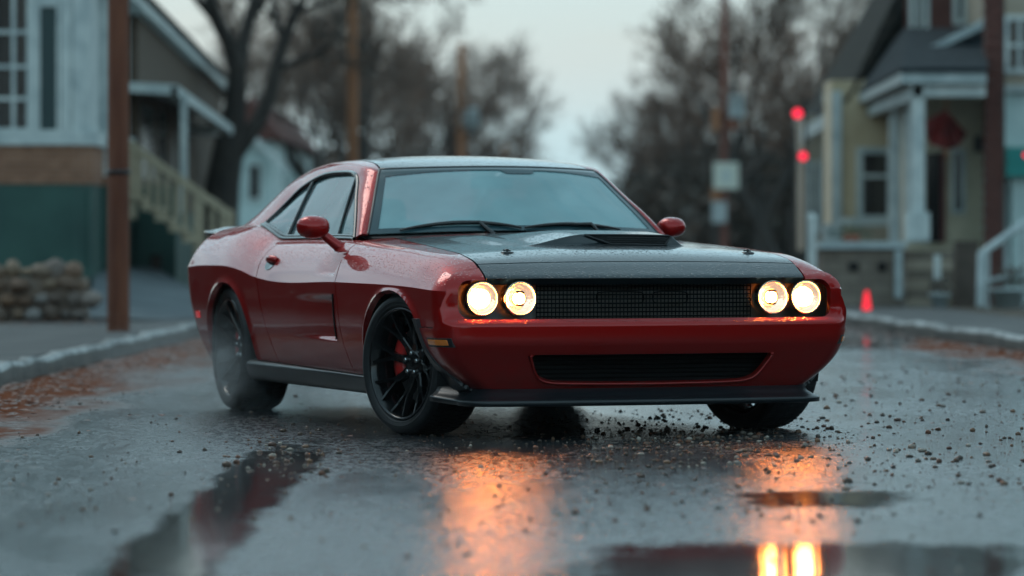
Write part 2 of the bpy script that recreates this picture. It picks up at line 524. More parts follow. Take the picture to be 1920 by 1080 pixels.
def WSP(xh, q):
    """windscreen: xh -1..1, q 0..4 up the pillar"""
    I = rail_curve(2, q); e = 1 - xh**2
    b = np.interp(q, [0, 4], [.26, .20]); c = np.interp(q, [0, 4], [.022, .014])
    return np.stack([xh * I[..., 0], I[..., 1] - b * e, I[..., 2] + c * e], -1)
def ROOFP(q, xh):
    I = rail_curve(2, q); e = 1 - np.abs(xh)**2.2
    b = np.interp(q, [4, 5, 6, 8], [.20, .06, 0, -.05]); c = np.interp(q, [4, 5, 6, 8], [.014, .026, .030, .022])
    return np.stack([xh * I[..., 0], I[..., 1] - b * e, I[..., 2] + c * e], -1)
def REARGL(q, xh):
    I = rail_curve(2, q); e = 1 - xh**2
    b = np.interp(q, [8, 12], [-.05, -.12]); c = np.interp(q, [8, 12], [.022, .02])
    return np.stack([xh * I[..., 0], I[..., 1] - b * e, I[..., 2] + c * e], -1)

# ------------------------------------------------------------------ panel outlines
DOOR = smooth_poly([(.60,.22),(.66,.36),(.705,.44),(.735,.61),(.77,.79),(.86,.88),(.95,1.0),(.95,1.1),(2.34,1.1),(2.335,.98),(2.335,.87),(2.26,.775),(2.22,.65),(2.13,.49),(2.02,.30),(1.97,.22)], 2)
door_sd = polysd(DOOR)
us_seam = lin([.3, .55, .57, .66, .74, .81, .86, .95], [-.74, -.835, -.85, -.884, -.888, -.858, -.80, -.80])
def k_arch(x, u, z):
    return np.minimum(arch_d(FARCH, u, z), arch_d(RARCH, u, z))
sill = lin([.2, 2.6], [.282, .308])
HG = lin([-1.0, -.9, -.6, 0, .6, 1.0], [.862, .862, .862, .83, .775, .735])   # bonnet shut line
GAP = .0042

CAR_LOC = (.37, 20.92, 0.0); CAR_ROT = math.radians(20)
car = empty('car', CAR_LOC, CAR_ROT)
tag(car, 'red two-door muscle coupe with black bonnet and roof and lit headlights', 'car')

sgrid = np.unique(np.concatenate([np.linspace(0, 1, 34), np.linspace(1, 2, 26), [.985, .995, 1.005, 1.015]]))
def fine(a, b, step, *dense):
    xs = list(np.arange(a, b, step)) + [b]
    for (p, q, st) in dense:
        xs = [x for x in xs if x <= p or x >= q] + list(np.arange(p, q + 1e-9, st))
    return np.unique(np.round(np.array(xs), 5))

for side in (1, -1):
    mir = side == -1
    # front wing
    g = Geo()
    us = fine(-.98, 1.13, .018, (-.98, -.62, .010))
    sg = np.unique(np.concatenate([sgrid, np.linspace(2, 2.32, 12)]))
    g.patch(SIDE, us, sg, [
        lambda x, u, z: u - us_seam(z) - .0065,
        lambda x, u, z: np.where((u < -.3) & (z < .70), z - .562, 1) * 1.0,
        lambda x, u, z: x - HG(u) - GAP,
        lambda x, u, z: -door_sd(u, z) - GAP,
        lambda x, u, z: np.where(u > .9, 1.02 - z + (1.06 - u)*.5, 1),
        k_arch, lambda x, u, z: z - sill(u)], flange=.03, mirror=mir)
    g.build('front_wing', M_RED, car, fix=False)
    # door
    g = Geo()
    us = fine(.55, 2.42, .02, (.76, .96, .006))
    dn = fine(.55, 2.42, .02, (.76, .96, .006))
    sgd = np.unique(np.concatenate([np.linspace(0, 1, 64), np.linspace(1, 2, 40), [.993, .997, 1.003, 1.008]]))
    g.patch(SIDE, dn, sgd, [lambda x, u, z: door_sd(u, z) - GAP, lambda x, u, z: z - sill(u)], flange=.03, mirror=mir)
    dr = g.build('door', M_RED, car, fix=False)
    # handle in its cup
    h = Geo()
    hp = np.array([SIDE(np.array([2.13]), np.array([1.42]))[0]])[0]
    for (du, dz, wd, ht, out) in ((0, 0, .045, .030, .012),):
        pts = [(hp[0] + .004 + out * math.sin(math.pi * k / 8) - .03 * (dz), hp[1] + .085 - .17 * k / 8, hp[2] - .006 + .006*math.sin(math.pi*k/8)) for k in range(9)]
        h.tube([(side * p[0], p[1], p[2]) for p in pts], [.012, .02, .024, .026, .026, .026, .024, .02, .012], 10)
    h.build('handle', M_RED, dr)
    h = Geo()
    v = []
    for k in range(20):
        a = 2 * math.pi * k / 20
        pu, pz = 2.13 + .075 * math.cos(a), hp[2] - .026 + .036 * math.sin(a)
        ss = 1 + np.clip((pz - zc(pu)) / (zr(pu) - zc(pu)), 0, 1)
        best = SIDE(np.full(60, pu), np.linspace(1, 2, 60)); j = np.argmin(np.abs(best[:, 2] - pz))
        v.append((side * (best[j, 0] + .0035), pu, best[j, 2]))
    h.add(v, [list(range(20))], False)
    h.build('handle_cup', M_GLOSSBLK, dr)
    # black blade in the door scoop
    h = Geo(); rows_ = []
    for z in np.linspace(.462, .705, 26):
        B = SIDE(np.full(400, .803), np.linspace(0, 1, 400)); j = np.argmin(np.abs(B[:, 2] - z)); k = math.sin(math.pi * (z - .455) / .256)
        x_ = B[j, 0]
        rows_.append([(side * (x_ + .006), .800, z), (side * (x_ + .0075), .806 + .004, z), (side * (x_ - .02), .812 + .026 * k, z), (side * (x_ - .04), .806, z)])
    v = [p for r in rows_ for p in r]
    h.add(v, [[4*i+k, 4*i+(k+1) % 4, 4*(i+1)+(k+1) % 4, 4*(i+1)+k] for i in range(25) for k in range(4)], False)
    h.build('scoop_blade', M_GLOSSBLK, dr)
    # rear quarter
    g = Geo()
    us = fine(1.9, 4.08, .02, (3.72, 4.08, .010))
    g.patch(SIDE, us, np.unique(np.concatenate([sgrid, np.linspace(2, 2.16, 5)])), [
        lambda x, u, z: -door_sd(u, z) - GAP, lambda x, u, z: u - 1.95,
        k_arch, lambda x, u, z: z - np.where(u < 2.7, sill(u), .24 + .0*u), lambda x, u, z: ue(z) - .002 - u], flange=.03, mirror=mir)
    g.build('rear_quarter', M_RED, car, fix=False)
    # rail: A pillar, roof rail, C pillar
    g = Geo()
    g.patch(RAILP, np.linspace(0, 12, 90), np.linspace(0, 1, 11), flange=.012, mirror=mir)
    g.build('pillar_rail', M_RED, car, fix=False)

    # side glass, moulding and bars
    qs = np.linspace(0, 11, 70)
    Dc = rail_curve(0, qs)
    def belt(u):
        u = np.asarray(u, float)
        return np.stack([xr(u) - .004, u, zr(u) + .004], -1)
    def glassP(q, w):
        D = rail_curve(0, q); u_b = np.clip(D[:, 1], 1.08, 2.98)
        lo = belt(u_b); w = np.asarray(w)[:, None]
        P = lo * (1-w) + D * w
        P[:, 0] -= .014 - .02 * (w[:, 0] * (1 - w[:, 0]))
        return P
    g = Geo(); g.patch(glassP, np.linspace(0, 11, 60), np.linspace(0, 1, 12), mirror=mir)
    g.build('side_window', M_SIDEGL, car)
    out = [tuple(p) for p in Dc] + [tuple(p) for p in belt(np.linspace(2.97, 1.09, 40))]
    out = [(side * (p[0] + .000), p[1], p[2]) for p in out]
    g = Geo(); g.tube(out + [out[0]], .0135, 8, cap=False)
    inn = [(side * (abs(p[0]) - .012), p[1], p[2]) for p in out]
    cen = Vector((0, 2.05, 1.17))
    inn = [(p[0], p[1] + (cen.y - p[1]) * .022, p[2] + (cen.z - p[2]) * .085) for p in inn]
    g.tube(inn + [inn[0]], .012, 6, cap=False)
    g.build('window_moulding', M_GLOSSBLK, car)
    def bar(u0, q1, name, r):
        a = belt(np.array([u0]))[0]; b = rail_curve(0, np.array([q1]))[0]
        pts = []
        for k in range(9):
            t = k / 8
            p = a * (1-t) + b * t
            pts.append((side * (p[0] - .006 + .004*math.sin(math.pi*t)), p[1] , p[2]))
        Geo().tube(pts, r, 6).build(name, M_GLOSSBLK, car)
    bar(2.37, 7.35, 'window_bar', .014)
    bar(1.42, 3.9, 'window_bar', .009)

    # sill skirt
    def SKIRT(u, w):
        P = SIDE(u, np.full_like(u, .0)); zt = sill(u) - .004; z = .188 + (zt - .188) * np.clip(w, 0, 1)
        x = np.interp(z, [.18, .21, .27, .285, .31], [1.035, 1.062, 1.082, 1.078, 1.05])
        x = np.where(w > 1, x - .06 * (w - 1), x); x = np.where(w < 0, 1.035 + .25 * w, x)
        z = np.where(w < 0, .188, z)
        return np.stack([x, u, z], 1)
    g = Geo(); g.patch(SKIRT, np.linspace(.30, 2.58, 50), np.array([-1, -.5, 0, .15, .3, .5, .7, .82, .9, .96, 1, 1.5, 2]), mirror=mir)
    g.build('side_skirt', M_SPLIT, car)
    # side marker lamps
    def marker(u0, z0, w, hgt, nm, mt, out=.006):
        gg = Geo(); lo = []; 
        for (dz) in (-hgt/2, hgt/2):
            for du in np.linspace(-w/2, w/2, 6):
                if u0 < 0:
                    tt = np.linspace(1.2, 3, 200); F = FASCIA(tt, np.full(200, z0 + dz)); j = np.argmin(np.abs(F[:, 1] - (u0 + du)) + (F[:, 0] < .9))
                    lo.append((F[j, 0] + out, u0 + du, z0 + dz))
                else:
                    S_ = SIDE(np.full(300, u0 + du), np.linspace(0, 1, 300)); j = np.argmin(np.abs(S_[:, 2] - (z0 + dz)))
                    lo.append((S_[j, 0] + out, u0 + du, z0 + dz))
        v = [(side * p[0], p[1], p[2]) for p in lo] + [(side * (p[0] - .03), p[1], p[2]) for p in lo]
        f = [[i, i+1, i+7, i+6] for i in range(5)]
        per = list(range(6)) + list(range(11, 5, -1))
        f += [[per[i], per[(i+1) % 12], per[(i+1) % 12] + 12, per[i] + 12] for i in range(12)]
        gg.add(v, f, False)
        return gg.build(nm, mt, car, bevel=.003)
    marker(-.835, .487, .20, .046, 'marker_frame', M_BLACK, .003)
    marker(-.835, .487, .165, .028, 'side_marker', M_AMBER, .007)
    marker(3.52, .545, .085, .040, 'rear_marker', M_REDLENS, .005)

    # black flare from splitter end up to the arch
    def FL(t, z):
        P = FASCIA(t, z); P[:, 0] += .012 + .03 * sstep(.36, .2, z); P[:, 1] -= .0
        return P
    diag = lambda x, u, z: -((u + .635) * (.28 - .565) - (z - .565) * (-.79 + .635)) / .324
    g = Geo(); g.patch(FL, np.linspace(1.6, 3, 60), np.linspace(.17, .60, 60), [lambda x, u, z: diag(x, u, z), lambda x, u, z: arch_d(FARCH, u, z), lambda x, u, z: .60 - z], flange=.03, mirror=mir)
    g.build('arch_flare', M_SPLIT, car, fix=False)

# ------------------------------------------------------------------ front bumper
slot = rbox(0, .6985, 1.008, .0965, .062)
low_poly = smooth_poly([(-.648,.425),(-.45,.425),(0,.425),(.45,.425),(.66,.425),(.658,.41),(.61,.335),(.555,.286),(.42,.276),(0,.272),(-.42,.276),(-.57,.284),(-.612,.33),(-.645,.41)], 2)
low_sd = polysd(low_poly)
diag = lambda x, u, z: -((u + .635) * (.28 - .565) - (z - .565) * (-.79 + .635)) / .324
def fr_u(x, z, off): return float(uf(z) + BOW * x * x + off)
g = Geo()
tg = np.unique(np.concatenate([np.linspace(0, 1, 56), np.linspace(1, 2, 18), np.linspace(2, 3, 26)]))
zg = np.unique(np.concatenate([np.linspace(.225, .45, 22), np.linspace(.45, .62, 26), np.linspace(.62, .78, 10), np.linspace(.78, .885, 22)]))
for mir in (False, True):
    g.patch(FASCIA, tg, zg, [
        lambda x, u, z: np.where(z > .62, us_seam(z) - .0065 - u, 1.0),
        lambda x, u, z: np.where((u > -.86), np.maximum(.556 - z, us_seam(z) - GAP - u), 1.0),
        lambda x, u, z: np.maximum(.789 - z, x - HG(u) - GAP),
        lambda x, u, z: -slot(x, z),
        lambda x, u, z: -low_sd(x, z),
        lambda x, u, z: np.where(z > .82, z_top(u, x) + .003 - z, 1),
        lambda x, u, z: -diag(x, u, z) - .002,
        lambda x, u, z: arch_d(FARCH, u, z)], flange=.035, mirror=mir)
bump = g.build('front_bumper', M_RED, car, fix=False)

g = Geo()
ring = [(x, fr_u(x, z, -.004), z) for (x, z) in low_poly if z < .424]
ring = sorted(ring, key=lambda p: math.atan2(p[2] - .60, p[0]))
g.tube(ring, .0075, 8)
g.build('intake_lip', M_RED, car)
# slot liner and lower-intake liner (dark boxes behind the openings)
g = Geo()
zz = [.600, .797]
xs = np.linspace(-1.03, 1.03, 41)
v = []; 
for x in xs:
    for (z, off) in ((.797, .012), (.797, .125), (.600, .125), (.600, .012)):
        v.append((x, fr_u(x, z, off), z))
f = [[4*i + k, 4*i + k + 1, 4*(i+1) + k + 1, 4*(i+1) + k] for i in range(40) for k in range(3)]
g.add(v, f, False)
g.add([v[k] for k in range(4)], [[0, 1, 2, 3]], False); g.add([v[160 + k] for k in range(4)], [[0, 1, 2, 3]], False)
g.build('grille_surround', M_SURR, car, fix=False)
g = Geo()
for r in range(9):       # woven mesh of the main grille: slats and uprights between the lamps
    z = .612 + r * .0215
    pts = [(x, fr_u(x, .70, .085), z) for x in np.linspace(-.58, .58, 24)]
    g.tube(pts, .0038, 5)
for k in range(59):
    x = -.58 + k * .02
    g.tube([(x, fr_u(x, .70, .088), .602), (x, fr_u(x, .70, .088), .795)], .0028, 4, cap=False)
for (xa, xb) in ((-.27, -.02), (.03, .22)):
    for (za, zb) in ((.675, .735),):
        r_ = .014; ps = smooth_poly([(xa + r_, za), (xb - r_, za), (xb, za + r_), (xb, zb - r_), (xb - r_, zb), (xa + r_, zb), (xa, zb - r_), (xa, za + r_)], 1)
        g.tube([(p[0], fr_u(p[0], .70, .074), p[1]) for p in ps] + [(ps[0][0], fr_u(ps[0][0], .70, .074), ps[0][1])], .0035, 5, cap=False)
g.build('grille', M_GRILLE, car)
g = Geo()
v = []
for x in np.linspace(-.70, .70, 29):
    for (z, off) in ((.44, .02), (.44, .16), (.262, .16), (.262, .02)):
        v.append((x, fr_u(x, z, off), z))
g.add(v, [[4*i + k, 4*i + k + 1, 4*(i+1) + k + 1, 4*(i+1) + k] for i in range(28) for k in range(3)], False)
g.add(v[:4], [[0,1,2,3]], False); g.add(v[-4:], [[0,1,2,3]], False)
g.build('intake_surround', M_MATTE, car, fix=False)
g = Geo()
for r in range(7):
    z = .283 + r * .022
    g.tube([(x, fr_u(x, .35, .07), z) for x in np.linspace(-.67, .67, 20)], .005, 5)
g.build('lower_grille', M_GRILLE, car)
# splitter
g = Geo()
def split_path(off, ext, z):
    pts = []
    for t in list(np.linspace(0, 1, 26)) + list(np.linspace(1.05, 2, 14)) + list(np.linspace(2.1, 2.75, 8)):
        P = FASCIA(np.array([t]), np.array([.26]))[0]; P2 = FASCIA(np.array([t + .01]), np.array([.26]))[0]
        d = P2 - P; n = np.array([-(-d[1]), -d[0]]); n = np.array([d[1], -d[0]]); n /= np.linalg.norm(n) + 1e-9
        e = off - (.03 + .4 * max(off, 0)) * max(0, (t - 1.0) / 1.75)
        pts.append((P[0] + n[0] * e, P[1] + n[1] * e, z + .012 * max(0, t - 1.7)**2))
    return pts
rows = [split_path(-.10, 0, .262), split_path(.003, .03, .254), split_path(.03, .05, .226), split_path(.07, .075, .206), split_path(.098, .09, .1995), split_path(.104, .092, .192), split_path(.102, .092, .172), split_path(.06, .06, .168), split_path(-.15, 0, .168)]
n = len(rows[0])
for sgn in (1, -1):
    v = [(sgn * p[0], p[1], p[2]) for r in rows for p in r]
    f = [[i*n + k, i*n + k + 1, (i+1)*n + k + 1, (i+1)*n + k] for i in range(len(rows)-1) for k in range(n-1)]
    f.append([i*n + n-1 for i in range(len(rows))])
    g.add(v, f if sgn == 1 else [list(reversed(q)) for q in f])
g.build('splitter', M_SPLIT, car)

# ------------------------------------------------------------------ headlights
for i, x in enumerate((-.875, -.682, .682, .875)):
    z = .703; u0 = fr_u(x, .70, .035); R = .083
    Rm = Matrix.Translation(Vector((x, u0, z))) @ Matrix.Rotation(0, 4, 'Z')
    g = Geo(); g.lathe([(.05, .04), (.045, .070), (.02, .074), (.0, .0755), (-.012, .0785), (-.014, .083), (-.008, .0865), (.07, .0865)], 40, 'y', (x, u0, z))
    hl = g.build('headlight', M_CHROME, car)
    if abs(x) > .8:
        g = Geo(); g.lathe([(.004, .0001), (.006, .028), (.012, .043), (.014, .046)], 40, 'y', (x, u0, z)); g.build('lamp_bulb', M_LAMP, hl)
        g = Geo(); g.lathe([(.020, .049), (.016, .062), (.006, .0755)], 40, 'y', (x, u0, z)); g.build('lamp_reflector', M_LAMP2, hl)
        g = Geo(); g.lathe([(.012, .0465), (.006, .048), (.012, .0495)], 40, 'y', (x, u0, z)); g.build('lamp_ring', M_CHROME, hl)
    else:
        g = Geo(); g.lathe([(.024, .036), (.020, .055), (.008, .0755)], 40, 'y', (x, u0, z)); g.build('lamp_reflector', M_LAMP2, hl)
        g = Geo(); g.lathe([(-.004, .0001), (-.001, .016), (.008, .026), (.024, .030)], 30, 'y', (x, u0, z)); g.build('lamp_bulb', M_LAMP, hl)
        g = Geo(); g.lathe([(.018, .031), (.013, .036), (.018, .040)], 30, 'y', (x, u0, z)); g.build('lamp_ring', M_CHROME, hl)
        for (a0, a1) in ((.9, 2.2), (4.1, 5.3)):
            g = Geo(); g.tube([(x + .034*math.cos(a0 + (a1-a0)*k/8), u0 + .002, z + .034*math.sin(a0 + (a1-a0)*k/8)) for k in range(9)], .006, 6)
            g.build('bulb_shield', M_BLACK, hl)

# ------------------------------------------------------------------ bonnet
def hump(x, u):
    """two raised ducts on the bonnet, the one on the car's left carrying the open scoop"""
    S_ = sstep(-.46 - .1*sstep(-.2, .6, u), -.09, x) * (1 - sstep(.37, .46, x))
    F_ = sstep(-.292, -.280, u) * (1 - sstep(-.05, .80, u))
    h = .054 * S_ * F_
    # soft shoulder bulge on the other side and a shallow channel along it
    h = h + .016 * sstep(-.62, -.50, x) * (1 - sstep(-.46, -.36, x)) * sstep(-.35, .1, u) * (1 - sstep(.3, .8, u))
    return h
def HOODP(u, x):
    z = z_top(u, x) + hump(x, u)
    return np.stack([x, u, z], 1)
cowl = lambda x, u, z: (1.03 - .26 * (1 - (x / .845)**2) - .045) - u
g = Geo()
us = fine(-.82, 1.05, .016, (-.32, -.25, .004)); xs = np.unique(np.concatenate([np.linspace(-.875, .875, 117)]))
g.patch(HOODP, us, xs, [lambda x, u, z: u + .795 - .03*x*x - GAP, lambda x, u, z: HG(u) - GAP - np.abs(x), cowl], flange=.02, flip=True)
hood = g.build('hood', M_HOOD, car, fix=False)
# front lip of the bonnet (follows the nose)
g = Geo()
for mir in (False, True):
    g.patch(FASCIA, np.linspace(0, 1.4, 66), np.linspace(.792, .90, 30), [lambda x, u, z: HG(u) - GAP - x, lambda x, u, z: -.795 + .03*x*x - GAP - u, lambda x, u, z: z - .803], flange=.05, mirror=mir)
g.build('hood_lip', M_HOOD, car, fix=False)
# scoop mouth
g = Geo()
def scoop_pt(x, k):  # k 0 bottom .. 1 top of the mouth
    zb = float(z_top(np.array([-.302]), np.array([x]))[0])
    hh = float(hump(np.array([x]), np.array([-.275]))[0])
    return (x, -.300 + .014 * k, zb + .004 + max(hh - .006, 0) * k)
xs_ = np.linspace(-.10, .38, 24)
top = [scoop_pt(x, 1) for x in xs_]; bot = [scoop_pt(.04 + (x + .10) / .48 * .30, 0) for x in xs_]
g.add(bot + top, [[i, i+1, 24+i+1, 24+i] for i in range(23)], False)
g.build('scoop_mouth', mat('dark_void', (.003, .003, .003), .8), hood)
g = Geo(); ring = top + bot[::-1]
ring = [(p[0], p[1] - .004, p[2]) for p in ring]
g.tube(ring + [ring[0]], .0055, 6, cap=False)
g.build('scoop_rim', M_BLACK, hood)
g = Geo()
for k in range(3):
    g.tube([(x, -.304, scoop_pt(x, .25 + .25*k)[2]) for x in np.linspace(.02, .345, 16)], .0018, 4)
g.build('scoop_mesh', M_BLACK, hood)
# bonnet pins
for (x, u) in ((-.62, -.55), (.70, -.55)):
    z = float(HOODP(np.array([u]), np.array([x]))[0, 2])
    g = Geo(); g.lathe([(.0, .001), (.005, .026), (.002, .034), (-.004, .036)], 24, 'z', (x, u, z))
    g.tube([(x, u, z), (x, u, z + .014)], .006, 8); g.tube([(x - .022, u, z + .012), (x + .020, u + .008, z + .009)], .004, 6)
    g.lathe([(.014, .001), (.018, .010), (.010, .012)], 14, 'z', (x, u, z))
    g.build('hood_pin', M_GLOSSBLK, hood)
# scuttle panel under the windscreen
g = Geo()
v = []
for x in np.linspace(-.84, .84, 40):
    ub = 1.03 - .26 * (1 - (x/.845)**2)
    v += [(x, ub - .06, 1.0 + .02*(1-(x/.84)**2)), (x, ub + .02, 1.012 + .02*(1-(x/.84)**2))]
g.add(v, [[2*i, 2*i+1, 2*i+3, 2*i+2] for i in range(39)])
g.build('cowl_panel', M_MATTE, car)

# ------------------------------------------------------------------ glass, roof, rear
g = Geo(); g.patch(lambda a, b: WSP(a, b), np.linspace(-1, 1, 60), np.linspace(0, 4, 30))
g.build('windscreen', M_WS, car)
# printed black border of the windscreen (inside face)
def WSin(a, b):
    P = WSP(a, b); P[:, 1] -= .004; P[:, 2] += .003; return P
border = rbox(0, 1.83, .95, 1.62, .35)
visor = polysd([(.02, 3.0), (.26, 3.0), (.31, 3.6), (-.06, 3.6)])
g = Geo()
vv, ff = clip_patch(WSin, np.linspace(-1, 1, 120), np.linspace(0, 4, 80), [lambda x, u, z: np.ones_like(x)])
aa, bb = np.meshgrid(np.linspace(-1, 1, 120), np.linspace(0, 4, 80), indexing='ij'); aa, bb = aa.ravel(), bb.ravel()
top_edge = 3.42 - .55 * aa**2
dd = np.maximum(np.maximum(np.abs(aa) - .952, bb - top_edge), np.maximum(.26 - bb, -1)); dd = np.maximum(dd, np.minimum(visor(aa, bb), .1))
keep = [f for f in ff if np.mean(dd[f]) > 0]
used = sorted({i for f in keep for i in f}); mp = {i: k for k, i in enumerate(used)}
g.add(vv[used], [[mp[i] for i in f] for f in keep])
g.build('windscreen_border', M_FRIT, car)
g = Geo()
eq = np.linspace(0, 4, 24)
edge = [tuple(WSP(np.array([-1.0]), np.array([q]))[0]) for q in eq] + [tuple(WSP(np.array([a]), np.array([4.0]))[0]) for a in np.linspace(-1, 1, 40)] + [tuple(WSP(np.array([1.0]), np.array([q]))[0]) for q in eq[::-1]]
g.tube(edge, .010, 6, cap=False)
g.build('windscreen_seal', M_BLACK, car)
g = Geo(); g.patch(lambda a, b: ROOFP(a, b), np.linspace(4.03, 8, 50), np.linspace(-.985, .985, 50), flange=.015, flip=True)
g.build('roof', M_HOOD, car, fix=False)
g = Geo(); g.patch(lambda a, b: REARGL(a, b), np.linspace(8.02, 11.9, 30), np.linspace(-.98, .98, 30))
g.build('rear_window', M_REARGL, car)
def DECK(u, x):
    z = zr(u) + .012 * (1 - (np.abs(x) / .9)**2) - .004
    return np.stack([x, u, z], 1)
g = Geo(); g.patch(DECK, np.linspace(3.3, 4.07, 24), np.linspace(-.86, .86, 40), [lambda x, u, z: 4.075 - .12 * np.abs(x)**3 - u], flange=.05, flip=True)
g.build('trunk_lid', M_RED, car, fix=False)
def REARF(xh, z):
    a = np.interp(z, _tz, _tx) - .05
    x = xh * a * .97; u = ue(z) - roundoff(1.09 - np.abs(x), .36)*1.0 - .03*x*x
    return np.stack([x, u, z], 1)
g = Geo(); g.patch(REARF, np.linspace(-1, 1, 60), np.linspace(.26, 1.0, 40)); g.build('rear_bumper', M_RED, car)
g = Geo()
for z0 in (.74, .86):
    pass
v = []
for x in np.linspace(-.78, .78, 30):
    for z in (.72, .87):
        P = REARF(np.array([x / (np.interp(z, _tz, _tx) - .05) / .97]), np.array([z]))[0]
        v.append((P[0], P[1] + .006, P[2]))
g.add(v, [[2*i, 2*i+1, 2*i+3, 2*i+2] for i in range(29)])
g.build('tail_lamp', mat('tail_lamp_lens', (.20, .01, .012), .15, coat=1), car)
# spoiler on the boot
g = Geo(); prof = [(-.42, .004), (-.22, .030), (-.06, .050), (.015, .052), (.02, .040), (.0, .010), (-.05, -.01), (-.42, -.012)]
v = []; xs = np.linspace(-.95, .95, 41)
for x in xs:
    e = abs(x) / .95; base_u = 4.085 - .15 * e**3; bz = 1.022 - .004 * e**2; k = 1 - .5 * sstep(.8, 1, e)
    for (du, dz) in prof: v.append((x, base_u + du * (1 - .3*e**4), bz + dz * k))
m_ = len(prof)
f = [[i*m_ + k, i*m_ + (k+1) % m_, (i+1)*m_ + (k+1) % m_, (i+1)*m_ + k] for i in range(40) for k in range(m_)]
f += [list(range(m_)), [40*m_ + k for k in range(m_)]]
g.add(v, f); g.build('spoiler', M_HOOD, car)

# ------------------------------------------------------------------ mirrors, wipers
for side, cx_, cy_ in ((-1, 1.118, 1.16), (1, .992, 1.20)):
    g = Geo(); v = []; n1, n2 = 18, 26
    for i in range(n1 + 1):
        th = math.pi * i / n1
        for k in range(n2):
            ph = 2*math.pi*k/n2
            d = (math.sin(th)*math.cos(ph), -math.cos(th), math.sin(th)*math.sin(ph))
            sx = (.092 if side < 0 else .078) * abs(d[0])**.85 * (1 if d[0] > 0 else -1)
            sz = (.062 if side < 0 else .056) * abs(d[2])**.85 * (1 if d[2] > 0 else -1)
            sy = d[1] * (.085 if d[1] < 0 else .035)
            # flatter bottom, tapering towards the door
            sz *= (1 - .12 * (-side) * 0); 
            v.append((side*cx_ + sx, cy_ + sy, 1.062 + sz + .018 * sx * side * 0))
    f = [[i*n2 + k, i*n2 + (k+1) % n2, (i+1)*n2 + (k+1) % n2, (i+1)*n2 + k] for i in range(n1) for k in range(n2)]
    g.add(v, f)
    g.tube([(side*(cx_ - .055), cy_ + .01, 1.03), (side*(cx_ - .085), cy_ - .005, 1.00), (side*(.985), cy_ - .015, .962), (side*(.955), cy_ - .02, .945)], [.026, .026, .03, .036], 10)
    mr = g.build('wing_mirror', M_RED, car)
    g = Geo(); g.lathe([(0, .001), (0, .052)], 24, 'y', (0, 0, 0))
    g.v = [(side*cx_ + p[0]*1.45, cy_ + .036, 1.062 + p[2]*.95) for p in g.v]
    g.build('mirror_glass', M_MIRGL, mr)
def wiper(xa, xb, lift, name='wiper'):
    g = Geo(); pts = []
    for k in range(17):
        t = k/16; x = xa + (xb - xa)*t; xh = x/.845
        q = .10 + lift * math.sin(math.pi * t)**.8
        P = WSP(np.array([xh]), np.array([q]))[0]
        pts.append((P[0], P[1] - .018, P[2] + .006))
    g.tube(pts, [.006 + .006*math.sin(math.pi*k/16) for k in range(17)], 6)
    pa = pts[8]; base = WSP(np.array([(xb*.75 + xa*.25)/.845]), np.array([-.12]))[0]
    g.tube([(base[0], base[1] - .03, base[2] - .01), (base[0]*.6 + pa[0]*.4, pa[1] - .03, pa[2] + .002), pa], [.013, .011, .008], 6)
    g.build(name, M_GLOSSBLK, car)
wiper(-.70, -.06, .30); wiper(-.04, .56, .20)

# ------------------------------------------------------------------ cabin and underbody
g = Geo()
v = []
for x in np.linspace(-.82, .82, 24):
    b = 1 - (x/.84)**2
    for (u, z) in ((1.10 - .24*b, .985), (1.28 - .2*b, 1.015), (1.42 - .12*b, 1.0), (1.46, .80)):
        v.append((x, u, z))
g.add(v, [[4*i+k, 4*i+k+1, 4*i+k+5, 4*i+k+4] for i in range(23) for k in range(3)])
g.build('dashboard', M_MATTE, car)
def seat(x0, u0, name='seat'):
    g = Geo()
    for (zz, w, th, du) in ((0,0,0,0),):
        rings = []
        for (z, w, d, lean) in ((.42,.26,.16,-.25),(.55,.27,.17,-.20),(.60,.27,.11,.0),(.75,.26,.10,.06),(.92,.245,.09,.12),(1.02,.20,.075,.155),(1.055,.13,.05,.165),(1.06,.10,.035,.168),(1.09,.10,.035,.175),(1.10,.135,.05,.18),(1.17,.14,.055,.195),(1.215,.12,.045,.20),(1.225,.07,.03,.20)):
            rings.append([(x0 + w*abs(math.cos(a))**.6*(1 if math.cos(a) > 0 else -1), u0 + lean + d*abs(math.sin(a))**.7*(1 if math.sin(a) > 0 else -1), z) for a in [2*math.pi*k/20 for k in range(20)]])
        v = [p for r in rings for p in r]
        g.add(v, [[i*20+k, i*20+(k+1)%20, (i+1)*20+(k+1)%20, (i+1)*20+k] for i in range(len(rings)-1) for k in range(20)])
        g.add(rings[-1], [list(range(20))])
    g.build(name, M_SEAT, car)
seat(-.40, 1.95); seat(.40, 1.95)
g = Geo()
for x0 in (-.36, .36):
    g.box((x0-.30, 2.72, .55), (x0+.30, 2.95, 1.02)); g.box((x0-.12, 2.82, 1.02), (x0+.12, 2.90, 1.12))
g.build('rear_bench', M_SEAT, car, bevel=.04)
g = Geo()
ps = []
for k in range(33):
    a = 2*math.pi*k/32
    ps.append((.40 + .185*math.cos(a), 1.50 - .07*math.sin(a), 1.0 + .175*math.sin(a)))
g.tube(ps, .015, 8, cap=False); g.tube([(.22, 1.50, 1.0), (.58, 1.50, 1.0)], .016, 6); g.lathe([(0, .001), (0, .05), (.03, .05)], 16, 'y', (.40, 1.49, 1.0))
g.build('steering_wheel', M_SEAT, car)
g = Geo(); g.tube([(.0, 1.36, 1.345), (.0, 1.42, 1.32)], .008, 6); g.box((-.12, 1.40, 1.275), (.12, 1.43, 1.335))
g.build('inside_mirror', M_MATTE, car, bevel=.01)
g = Geo()
